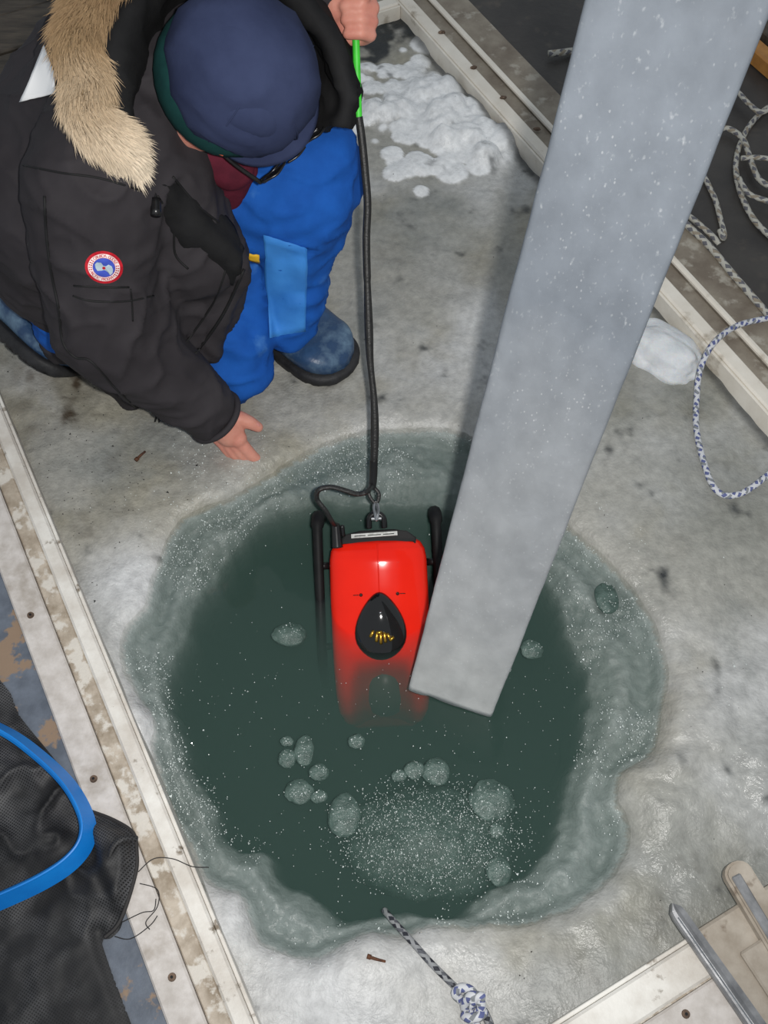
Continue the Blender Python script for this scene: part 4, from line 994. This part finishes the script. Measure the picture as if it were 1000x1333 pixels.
    for i in range(9000):
        t = r2.random(); x = t * (np_ - 1); k = int(x); b = fp[k].lerp(fp[min(k + 1, np_ - 1)], x - k)
        tan_d = (fp[min(k + 1, np_ - 1)] - fp[max(k - 1, 0)]).normalized()
        tw = (C0 - b).normalized(); tw = (tw - tan_d * tw.dot(tan_d)).normalized(); sdv = tan_d.cross(tw)
        a = r2.uniform(-1.9, 1.9); rad = tw * math.cos(a) + sdv * math.sin(a)
        root_p = b + rad * (.023 if t < .85 else .023 * max(.3, (1 - t) / .15))
        clump = noise.noise(b * 30 + rad * 1.5)
        dirv = (rad * .75 + tan_d * (.75 + .3 * clump) + Vector((r2.gauss(0, .16), r2.gauss(0, .16), r2.gauss(0, .16))) + sdv * .5 * noise.noise(b * 24)).normalized()
        ln = r2.uniform(.018, .036) * (1 + .4 * clump); droop = tan_d * .3 - rad * .35
        wv = dirv.cross(tw); wv = (wv.normalized() if wv.length > 1e-4 else sdv) * .00085
        p1 = root_p + dirv * ln * .5; p2 = root_p + (dirv + droop * .5).normalized() * ln
        n0 = len(V); V += [root_p - wv, root_p + wv, p1 + wv * .8, p1 - wv * .8, p2]
        F += [(n0, n0 + 1, n0 + 2, n0 + 3), (n0 + 3, n0 + 2, n0 + 4)]
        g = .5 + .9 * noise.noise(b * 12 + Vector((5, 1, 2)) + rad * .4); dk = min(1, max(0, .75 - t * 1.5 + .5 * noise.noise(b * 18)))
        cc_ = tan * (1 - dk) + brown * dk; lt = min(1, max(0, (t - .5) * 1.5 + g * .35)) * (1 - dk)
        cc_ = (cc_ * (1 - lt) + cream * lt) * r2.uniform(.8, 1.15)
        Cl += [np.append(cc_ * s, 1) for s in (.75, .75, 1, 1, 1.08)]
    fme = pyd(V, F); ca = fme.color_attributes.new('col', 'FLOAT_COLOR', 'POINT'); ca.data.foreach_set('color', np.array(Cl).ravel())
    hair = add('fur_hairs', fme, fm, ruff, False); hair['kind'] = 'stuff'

    # ---- collar, shirt, cap, glasses
    bm = bmesh.new(); ellip(bm, HM @ Matrix.Translation((.016, .008, -.030)) @ Matrix.Diagonal((.103, .108, .098, 1)), 32)
    for v in list(bm.verts):
        l = HM.inverted() @ v.co
        if l.y < -.080 and l.z < -.03: bm.verts.remove(v)
    bmesh.ops.recalc_face_normals(bm, faces=bm.faces[:]); bmesh.ops.solidify(bm, geom=bm.faces[:], thickness=.004)
    add('fleece_balaclava', from_bm(bm), M['green'], label='dark teal fleece under the cap')
    bm = bmesh.new(); capsule(bm, W(292, 212, 1.54), W(320, 220, 1.57), .034, .022); capsule(bm, W(312, 224, 1.57), W(302, 262, 1.63), .026, .018); capsule(bm, W(270, 190, 1.52), W(300, 215, 1.53), .045, .04); capsule(bm, W(285, 215, 1.56), W(292, 262, 1.64), .04, .025)
    shm = remesh(bm, .006, 5); add('knit_shirt', shm, M['maroon'], label='maroon knit collar')
    bm = bmesh.new(); bmesh.ops.create_uvsphere(bm, u_segments=48, v_segments=32, radius=1)
    for v in list(bm.verts):
        if v.co.z < -.42: bm.verts.remove(v)
    for v in bm.verts:
        c = v.co.copy(); v.co = HM @ Vector((c.x * .101, c.y * .107 + .006, c.z * .100 + .012))
    bmesh.ops.recalc_face_normals(bm, faces=bm.faces[:]); bmesh.ops.solidify(bm, geom=bm.faces[:], thickness=.003)
    cm = from_bm(bm); displace(cm, lambda p, n: .005 * noise.noise(p * 15) + .006 * (1 - abs(noise.noise(Vector((p.x * 14 + p.z * 8, p.y * 10, p.z * 14 + 3))))) ** 6)
    cap = add('cap', cm, M['cap'])
    # visor
    bm = bmesh.new(); rows = []
    for i in range(25):
        a = math.radians(-58 + 116 * i / 24); ext = .030 * max(.0, math.cos(a * 1.5)) ** .6 if abs(a) < 1.5 else .0
        row = []
        for j in range(6):
            t = j / 5; r = 1 + 0 * t
            x = (.100 + ext * t) * math.sin(a); y = -(.106 + ext * t) * math.cos(a) + .006
            z = -.004 - .004 * t - .022 * abs(math.sin(a)) * t
            row.append(bm.verts.new(H(x, y, z)))
        rows.append(row)
    for r1, r3 in zip(rows, rows[1:]):
        for j in range(5): bm.faces.new((r1[j], r1[j + 1], r3[j + 1], r3[j]))
    bmesh.ops.recalc_face_normals(bm, faces=bm.faces[:]); bmesh.ops.solidify(bm, geom=bm.faces[:], thickness=.004)
    add('visor', from_bm(bm), M['cap'], cap)
    for a in (0.0, 1.25, -1.25):
        sp_ = [H(.105 * math.sin(a) * math.cos(t), -.115 * math.cos(a) * math.cos(t) + .008, .1015 * math.sin(t) + .012) for t in [x * .16 for x in range(0, 10)]]
        add('cap_seam', tube(sp_, .0011, 5, sm=2), M['cap'], cap)
    tgp = H(.094, -.046, -.014)
    b2 = bmesh.new(); dd = H3 @ Vector((-.42, -.9, 0)); box_bm(b2, tgp, dd.normalized(), hu, dd.cross(hu).normalized(), -.013, .013, -.005, .005, -.003, .006, .001); add('cap_tag', from_bm(b2), M['tag_orange'], cap)
    gl = add('glasses', tube([H(.074, .0, -.030), H(.088, -.06, -.036), H(.070, -.132, -.048)], .0034, 6), M['black_plastic'])
    for s in (-1, 1):
        c = H(s * .044, -.136, -.052)
        rim = [c + H3 @ Vector((.025 * math.cos(a), .004 * abs(math.cos(a)), .018 * math.sin(a))) for a in (2 * math.pi * i / 12 for i in range(12))]
        add('lens_rim', tube(rim, .0022, 6, True, 3), M['black_plastic'], gl)
        b2 = bmesh.new(); ellip(b2, frame(c, H3 @ Vector((1, 0, 0)), H3 @ Vector((0, 1, 0)), H3 @ Vector((0, 0, 1)), .024, .0015, .017), 14); add('lens', from_bm(b2), M['chrome'], gl)
    add('bridge', tube([H(-.018, -.138, -.050), H(0, -.140, -.046), H(.018, -.138, -.050)], .002, 6), M['black_plastic'], gl)
    add('temple', tube([H(-.074, .0, -.030), H(-.076, -.06, -.034), H(-.066, -.102, -.036)], .0028, 6), M['black_plastic'], gl)
build_person()

# ------------------------------------------------------------------ landing net at lower left
def build_net():
    root = empty('landing_net', G(60, 1150, 0.04), label='black mesh landing net with a sky blue hoop lying on the left boards', cat='net')
    hz = [(-190, 905, .085), (-70, 925, .085), (0, 952, .085), (45, 983, .085), (85, 1022, .085), (107, 1062, .085), (108, 1092, .085), (90, 1118, .085), (55, 1142, .085), (0, 1168, .085), (-80, 1200, .085), (-190, 1230, .085)]
    pts = cr([tuple(G(*p)) for p in hz], 8)
    bm = bmesh.new(); rows = []
    n = len(pts); cen = sum(pts, Vector()) / n
    for i, p in enumerate(pts):
        t = (pts[min(i + 1, n - 1)] - pts[max(i - 1, 0)]).normalized(); o = t.cross(ZV).normalized()
        if o.dot(p - cen) < 0: o = -o
        rows.append([bm.verts.new(p + o * a + ZV * b) for a, b in ((-.003, .012), (.0, .0135), (.014, -.018), (.0125, -.021), (.009, -.022), (-.006, .007))])
    for a, b in zip(rows, rows[1:]):
        for j in range(6): bm.faces.new((a[j], a[(j + 1) % 6], b[(j + 1) % 6], b[j]))
    bm.faces.new(rows[0]); bm.faces.new(rows[-1][::-1])
    hoop = link('hoop', from_bm(bm), M['hoop'], root, label='sky blue plastic band')
    link('hoop_lip', tube([p + ZV * .0135 for p in pts], .0022, 6, sm=0), M['hoop'], hoop)
    # mesh bag: a draped sheet
    nm = bpy.data.materials.new('wet black netting'); nm.use_nodes = True; nt = nm.node_tree; N = nt.nodes; L = nt.links; p = N['Principled BSDF']
    tc = N.new('ShaderNodeTexCoord'); mp = N.new('ShaderNodeMapping'); mp.inputs['Scale'].default_value = (260, 260, 0); mp.inputs['Rotation'].default_value = (0, 0, .5); L.new(tc.outputs['Object'], mp.inputs[0])
    sp = N.new('ShaderNodeSeparateXYZ'); L.new(mp.outputs[0], sp.inputs[0])
    def mth(op, a, b=None):
        n_ = N.new('ShaderNodeMath'); n_.operation = op
        for i, x in enumerate((a, b)):
            if x is None: continue
            if isinstance(x, (int, float)): n_.inputs[i].default_value = x
            else: L.new(x, n_.inputs[i])
        return n_.outputs[0]
    hole = mth('MULTIPLY', mth('GREATER_THAN', mth('FRACT', sp.outputs[0]), .45), mth('GREATER_THAN', mth('FRACT', sp.outputs[1]), .45))
    nz = N.new('ShaderNodeTexNoise'); nz.inputs['Scale'].default_value = 14; nz.inputs['Detail'].default_value = 6; L.new(tc.outputs['Object'], nz.inputs['Vector'])
    rp = N.new('ShaderNodeValToRGB'); rp.color_ramp.elements[0].position = .45; rp.color_ramp.elements[1].position = .75; rp.color_ramp.elements[0].color = srgb(30, 30, 32); rp.color_ramp.elements[1].color = srgb(84, 84, 86); L.new(nz.outputs['Fac'], rp.inputs[0])
    mx = N.new('ShaderNodeMix'); mx.data_type = 'RGBA'; L.new(hole, mx.inputs[0]); L.new(rp.outputs[0], mx.inputs[6]); mx.inputs[7].default_value = srgb(12, 12, 13); L.new(mx.outputs[2], p.inputs['Base Color'])
    p.inputs['Roughness'].default_value = .62
    bp = N.new('ShaderNodeBump'); bp.invert = True; bp.inputs['Strength'].default_value = .7; bp.inputs['Distance'].default_value = .0015; L.new(hole, bp.inputs['Height']); L.new(bp.outputs[0], p.inputs['Normal'])
    outl = [(-260, 860), (-120, 850), (-30, 865), (8, 895), (24, 930), (60, 975), (95, 1020), (118, 1058), (150, 1070), (178, 1088), (180, 1140), (160, 1200), (140, 1222), (128, 1215), (142, 1260), (172, 1340), (200, 1420), (-260, 1420)]
    poly = np.array([[q.x, q.y] for q in cr([tuple(G(u, v, .04)) for u, v in outl], 5, True)])
    x0, y0 = poly.min(0); x1, y1 = poly.max(0); st = .0045
    X, Y = np.meshgrid(np.arange(x0, x1, st), np.arange(y0, y1, st)); D = sdist(X, Y, poly)
    frS = X * E2.x + Y * E2.y
    base = np.where(frS > SL - .118, .0535, FZ + .002) ; base = FZ + .003 + (.0535 - FZ) * sst(frS, SL - .135, SL - .112)
    tb = blob2(X, Y, 150, 1110, 40); tb2 = blob2(X, Y, 150, 1170, 45)
    ridge = (1 - np.abs(fbm(X, Y, 9, 201, 3)) * 2.2).clip(0, 1) ** 3
    inner = np.maximum(blob2(X, Y, 30, 1050, 70), blob2(X, Y, -60, 1060, 90))
    Z = base + (.004 + .024 * inner * (.3 + ridge) + .026 * tb * (.3 + ridge) + .012 * tb2 + .003 * ridge + .004 * fbm(X, Y, 25, 205, 3)) * sst(-D, 0, .02)
    Z = np.maximum(Z, base + .001)
    n_, m_ = X.shape; idx = -np.ones((n_, m_), int); V = []; F = []
    ok = D < st
    gy, gx = np.gradient(D, st); mv = np.where(D > 0, D, 0); X = X - gx * mv; Y = Y - gy * mv
    for i in range(n_):
        for j in range(m_):
            if ok[i, j]: idx[i, j] = len(V); V.append((X[i, j], Y[i, j], Z[i, j]))
    for i in range(n_ - 1):
        for j in range(m_ - 1):
            q = (idx[i, j], idx[i, j + 1], idx[i + 1, j + 1], idx[i + 1, j])
            if min(q) >= 0: F.append(tuple(int(a) for a in q))
    bag = link('mesh_bag', pyd(V, F), nm, root, True)
    rimp = [Vector((q.x, q.y, .0565)) for q in (G(u, v, .04) for u, v in ((118, 1058), (150, 1070), (176, 1087), (181, 1112), (179, 1142), (160, 1200), (140, 1222)))]
    link('bag_binding', tube(rimp, .0032, 6), M['thread'], bag)
    rim2 = [G(u, v, z) for u, v, z in ((140, 1130, .075), (146, 1105, .085), (160, 1092, .085), (178, 1092, .07))]
    link('bag_binding', tube(rim2, .005, 8), nm, bag)
    for pp in ([(180, 1135), (200, 1118), (225, 1118), (250, 1128), (272, 1129)], [(182, 1150), (205, 1158), (205, 1180), (190, 1200), (195, 1210)], [(150, 1219), (170, 1222), (195, 1205), (205, 1192)], [(160, 1200), (185, 1188), (200, 1185), (203, 1170)]):
        link('loose_thread', tube([G(u, v, .0545) for u, v in pp], .0008, 5), M['thread'], bag)
build_net()

# ------------------------------------------------------------------ ropes
def rope(name, label, pts, r, m, zdef=FZ, group=None):
    P = [G(p[0], p[1], p[2] if len(p) > 2 else zdef + r) for p in pts]
    return link(name, tube(P, r, 10, sm=8), M[m], None, True, label=label, cat='rope', group=group)
rope('rope_loop', 'white and blue braided rope loop hanging over the right frame onto ice',
     [(1014, 411, .074), (1000, 414, .071), (960, 424, .070), (930, 446, .068), (912, 480, .045), (907, 520, .02), (907, 560, .016), (916, 600, .016), (928, 632, .016), (945, 645, .016), (970, 640, .016), (1000, 618, .016), (1020, 600, .016)], .0062, 'rope_blue')
rope('rope_coil', 'grey braided rope looping widest over the dark floor at right edge',
     [(1030, 128), (1000, 140), (975, 165), (960, 200), (960, 235), (975, 275), (1000, 305), (1060, 350)], .0068, 'rope_grey')
rope('rope_coil', 'grey braided rope curling out from behind the ice beam at right',
     [(935, 168), (950, 168), (968, 182), (978, 210), (990, 235), (1020, 250)], .0068, 'rope_grey', FZ + .009)
rope('rope_coil', 'short grey rope crossing the wide loop near the right edge',
     [(965, 206), (985, 205), (1010, 208), (1040, 214)], .006, 'rope_grey', FZ + .014)
rope('rope_coil', 'thin grey rope end running up beside the ice beam at right',
     [(957, 115), (975, 135), (992, 146), (1015, 134), (1030, 130)], .0062, 'rope_grey', FZ + .016)
rope('rope_coil', 'grey rope bight hanging between ice beam and wide loop',
     [(915, 225), (922, 240), (932, 262), (938, 285), (943, 305), (941, 310), (937, 300)], .0062, 'rope_grey')
rope('rope_coil', 'grey rope trailing down from the lower loop to the right edge',
     [(962, 232), (975, 252), (1000, 262), (1040, 275)], .0062, 'rope_grey', FZ + .016)
rope('rope_strand', 'long grey rope laid along the outer edge of the right frame',
     [(880, 280, .06), (900, 298, .058), (925, 322, .058), (955, 358, .058), (990, 398, .058), (1040, 455, .058)], .0075, 'rope_grey')
rope('rope_strand', 'second short grey rope doubled beside the frame rope at the beam',
     [(890, 276, .04), (908, 290, .045), (928, 308, .045), (936, 318, .04)], .0066, 'rope_grey')
rope('rope_end', 'frayed pale rope end poking left from behind the ice beam',
     [(714, 70, .045), (724, 69, .045), (740, 67, .042), (775, 60, .038)], .0085, 'rope_grey')
# rope with knot at the near side of the hole
kn = empty('knotted_rope', on_ice(610, 1300), label='thin wet grey rope running into the water from a knot on the ice', cat='rope')
a_ = [(500, 1188), (512, 1202), (535, 1225), (560, 1253), (585, 1278), (598, 1290)]
P = [on_ice(u, v) + ZV * .006 for u, v in a_]; P[0].z = WZ - .012; P[1].z = WZ + .001; P[2].z = max(P[2].z, .002)
link('rope_strand', tube(P, .0052, 10, sm=8), M['rope_wet'], kn, True)
kc = on_ice(608, 1302) + ZV * .018
def kp(u, v, z): g = on_ice(u, v); return g + ZV * z
link('knot_turn', tube([kp(600, 1302, .008), kp(592, 1294, .014), kp(600, 1287, .02), kp(612, 1291, .022), kp(618, 1302, .02), kp(610, 1309, .012)], .0068, 10, True), M['rope_blue'], kn, True)
link('knot_turn', tube([kp(606, 1316, .010), kp(605, 1305, .022), kp(612, 1298, .034), kp(622, 1303, .030), kp(625, 1314, .020), kp(617, 1322, .012)], .0072, 10, True), M['rope_blue'], kn, True)
link('knot_turn', tube([kp(604, 1322, .012), kp(610, 1326, .022), kp(622, 1324, .024), kp(629, 1318, .014)], .0072, 10), M['rope_blue'], kn, True)
link('knot_tail', tube([kp(612, 1306, .030), kp(620, 1299, .036), kp(627, 1300, .034)], .0066, 10), M['rope_blue'], kn, True)
link('rope_strand', tube([kp(622, 1308, .014), kp(632, 1322, .008), kp(640, 1345, .007), kp(650, 1400, .007)], .0064, 10), M['rope_wet'], kn, True)
link('rope_strand', tube([kp(615, 1318, .012), kp(620, 1335, .007), kp(622, 1360, .007), kp(620, 1400, .007)], .0064, 10), M['rope_blue'], kn, True)

# ------------------------------------------------------------------ snow chunk, twigs, floating slush
g = on_ice(862, 462)
bm = bmesh.new(); bmesh.ops.create_icosphere(bm, subdivisions=5, radius=1)
for v in bm.verts:
    c = v.co; dd = 1 + .20 * noise.noise(c * 1.4) + .06 * noise.noise(c * 3.3) + .008 * noise.noise(c * 11)
    v.co = Vector((c.x * .095, c.y * .062, max(-.01, c.z * .045))) * dd
ch_me = from_bm(bm); ch = link('snow_chunk', ch_me, M['snow'], None, True, label='smooth white lump of snow against the right frame beside the ice beam', cat='snow')
ch.location = g + Vector((0, 0, .004)); ch.rotation_euler = (0, 0, -.75)
def twig(pts, r, label):
    P = [on_ice(u, v) + ZV * (r + .001) for u, v in pts]
    o = empty('twig', P[0], label=label, cat='twig')
    link('stem', tube(P, lambda t: r * (1 - .35 * t), 7, sm=3), M['twig'], o, True)
    link('bud', tube([P[0], P[0] + (P[1] - P[0]).normalized() * r * 2.2], r * 1.35, 7, sm=2), M['twig'], o, True)
twig([(177, 601), (183, 595), (190, 589)], .0032, 'short brown twig on the ice below the reaching hand')
twig([(478, 1245), (490, 1249), (502, 1252)], .0028, 'thin brown twig on the ice left of the wet rope')

LUMPS = [(568, 1001, 17, 1.0, 'round whitish slush lump, brighter of the pair below the vehicle'), (540, 1000, 12, .95, 'small slush lump left of the bright round one'), (448, 1059, 19, 1.35, 'tall oval slush lump left of the granular patch'),
         (396, 975, 12, 1.5, 'narrow upright slush lump below the left skid'), (373, 985, 11, 1, 'small slush lump left of the narrow upright one'), (373, 963, 8, .8, 'tiny slush lump highest below the left skid'), (415, 1003, 12, .85, 'slush lump right of the narrow upright one'),
         (389, 1028, 17, .9, 'flat speckled slush lump above the tall oval one'), (464, 963, 10, .9, 'dim slush lump just under the red nose'), (641, 1038, 27, .9, 'large irregular slush lump at right of the granular patch'), (650, 1132, 16, 1, 'round slush lump near the lower right rim of the hole'),
         (376, 822, 21, .7, 'flat slush patch left of the vehicle'), (792, 775, 14, 1.4, 'slush lump at the right rim beside the ice beam'), (694, 842, 14, .9, 'faint slush lump right of the ice beam'), (415, 1035, 10, .8, 'small slush lump beside the tall oval one'), (520, 1008, 9, .8, 'faint slush lump furthest left of the bright pair'), (648, 1080, 9, 1, 'small slush lump at the right edge of granular patch')]
M['slush'] = mat('wet slush', srgb(102, 122, 116), srgb(66, 86, 80), 50, .3, .5, bump=.6, bscale=160)
for i, (u, v, r, asp, lab) in enumerate(LUMPS):
    g = G(u, v, WZ); rr = r * (g - C0).dot(VF) / FPX
    o = link('slush_lump', blobmesh(rr * 1.1, i + 1, 4, .16, 1.1, (1, asp, .30)), M['slush'], None, True, label=lab, cat='slush', group='slush lumps floating in the hole')
    o.location = (g.x, g.y, WZ - rr * .33 - .006)

def crystals(pts, name, label, size=(.0008, .0022)):
    V, F = [], []
    for q in pts:
        q = Vector(q); s = random.uniform(*size) * (1.6 if random.random() < .05 else 1)
        rot = Matrix.Rotation(random.random() * 6.28, 3, Vector((random.gauss(0, 1), random.gauss(0, 1), random.gauss(0, 1) + .01)).normalized())
        b = len(V)
        for c in ((1, 0, -.5), (-.6, .8, -.4), (-.5, -.8, -.4), (.1, .1, .7)): V.append(q + rot @ (Vector(c) * s))
        F += [(b, b + 1, b + 2), (b, b + 1, b + 3), (b + 1, b + 2, b + 3), (b + 2, b, b + 3)]
    return link(name, pyd(V, F), M['crystal'], None, False, label=label, kind='stuff')
PX0, PX1 = PO.min(0), PO.max(0)
def scatter(n, grow=0.0):
    x = rng.uniform(PX0[0] - grow, PX1[0] + grow, n); y = rng.uniform(PX0[1] - grow, PX1[1] + grow, n)
    return x, y, sdist(x, y, PO), sdist(x, y, PI_)
def pick(x, y, ok, n, z0=-.004, z1=.001):
    i = np.nonzero(ok)[0][:n]; return np.stack([x[i], y[i], WZ + rng.uniform(z0, z1, len(i))], 1)
x, y, do, di = scatter(46000)
ok = (do < 0) & (di > -.012) & (fbm(x, y, 9, 301, 2) + .45 * fbm(x, y, 30, 305, 2) + .16 > rng.random(len(x)) * .60)
crystals(pick(x, y, ok, 6500, -.006, .0006), 'slush_crystals', 'glinting ice crystals in the grey slush rim of the hole', (.0006, .0019))
gc = G(560, 1085, WZ)
a = rng.random(4200) * 6.283; r = np.sqrt(rng.random(4200)) * rng.uniform(.75, 1.25, 4200)
x, y = gc.x + np.cos(a) * r * .150, gc.y + np.sin(a) * r * .088
crystals(pick(x, y, sdist(x, y, PI_) < -.01, 2600, -.016, .0003), 'floating_ice_grains', 'granular patch of loose ice grains floating at the near side', (.0006, .0015))
x, y, do, di = scatter(1500)
lp = []
for u, v, r, asp, lab in LUMPS:
    g = G(u, v, WZ); rr = r * (g - C0).dot(VF) / FPX
    for k in range(int(5 + r)):
        a, q = rng.random() * 6.283, math.sqrt(rng.random()) * .85
        lp.append((g.x + math.cos(a) * q * rr, g.y + math.sin(a) * q * rr * asp, WZ + rng.uniform(-.0015, .0006)))
crystals(np.concatenate([pick(x, y, (di < -.01) & ((y < .62) | (rng.random(1500) < .2)), 420), np.array(lp)]), 'drifting_ice_grains', 'sparse ice grains drifting over the dark open water', (.0006, .0014))
x, y, do, di = scatter(30000, .25)
sx, ty = x * E2.x + y * E2.y, x * E1.x + y * E1.y
ok = (do > .004) & (sx > SL + .01) & (ty < TB - .01) & (fbm(x, y, 6, 311, 2) * 1.3 + .5 * fbm(x, y, 25, 315, 2) - .25 - do * .8 > rng.random(len(x)) * .9)
pp = pick(x, y, ok, 1500); pp[:, 2] = [ice_z(q[0], q[1]) + .0004 for q in pp]
crystals(pp, 'ice_glints', 'bright melting ice grains scattered over the ice round the hole', (.0006, .0017))
# sunken slush under the grains
bm = bmesh.new(); n = 40; rows = []
for i in range(9):
    r = i / 8; rows.append([bm.verts.new((gc.x + math.cos(6.2832 * j / n) * r * .15 * (1 + .2 * noise.noise(Vector((math.cos(6.2832 * j / n), math.sin(6.2832 * j / n), 2)) * 1.6)), gc.y + math.sin(6.2832 * j / n) * r * .095, WZ - .030 - .035 * r * r + .01 * noise.noise(Vector((r * 3 * math.cos(6.2832 * j / n), r * 3 * math.sin(6.2832 * j / n), 5))))) for j in range(n)])
bmesh.ops.remove_doubles(bm, verts=rows[0], dist=1e-4)
rows[0] = [v for v in bm.verts if v.is_valid and (v.co - Vector((gc.x, gc.y, v.co.z))).length < 1e-3][:1]
for j in range(n): bm.faces.new((rows[0][0], rows[1][j], rows[1][(j + 1) % n]))
for a, b in zip(rows[1:], rows[2:]):
    for j in range(n): bm.faces.new((a[j], b[j], b[(j + 1) % n], a[(j + 1) % n]))
bmesh.ops.recalc_face_normals(bm, faces=bm.faces[:]); bmesh.ops.solidify(bm, geom=bm.faces[:], thickness=.02)
link('sunken_slush', from_bm(bm), M['slush'], None, True, label='submerged slush mass beneath the granular ice patch', kind='stuff')
# specks of grit on the ice
V, F = [], []
for i in range(420):
    if random.random() < .45: u, v = random.gauss(110, 70), random.gauss(600, 90)
    else: u, v = random.uniform(0, 1000), random.uniform(60, 1333)
    q = G(u, v); s_, t_ = q.dot(E2), q.dot(E1)
    if not (SL + .01 < s_ < SR - .01 and TT + .01 < t_ < TB - .01): continue
    if ice_z(q.x, q.y) < WZ + .004: continue
    q.z = ice_z(q.x, q.y); s = random.uniform(.0008, .0022) * (2 if random.random() < .06 else 1); b = len(V); an = random.random() * 6.28
    for c in ((1, 0, 0), (-.4, .6, 0), (-.5, -.6, 0), (0, 0, .7)):
        V.append(q + Vector((c[0] * math.cos(an) - c[1] * math.sin(an), c[0] * math.sin(an) + c[1] * math.cos(an), c[2] + .1)) * s)
    F += [(b, b + 2, b + 1), (b, b + 1, b + 3), (b + 1, b + 2, b + 3), (b + 2, b, b + 3)]
link('grit_specks', pyd(V, F), M['sole'], None, label='dark grit specks scattered over the grey ice', kind='stuff')
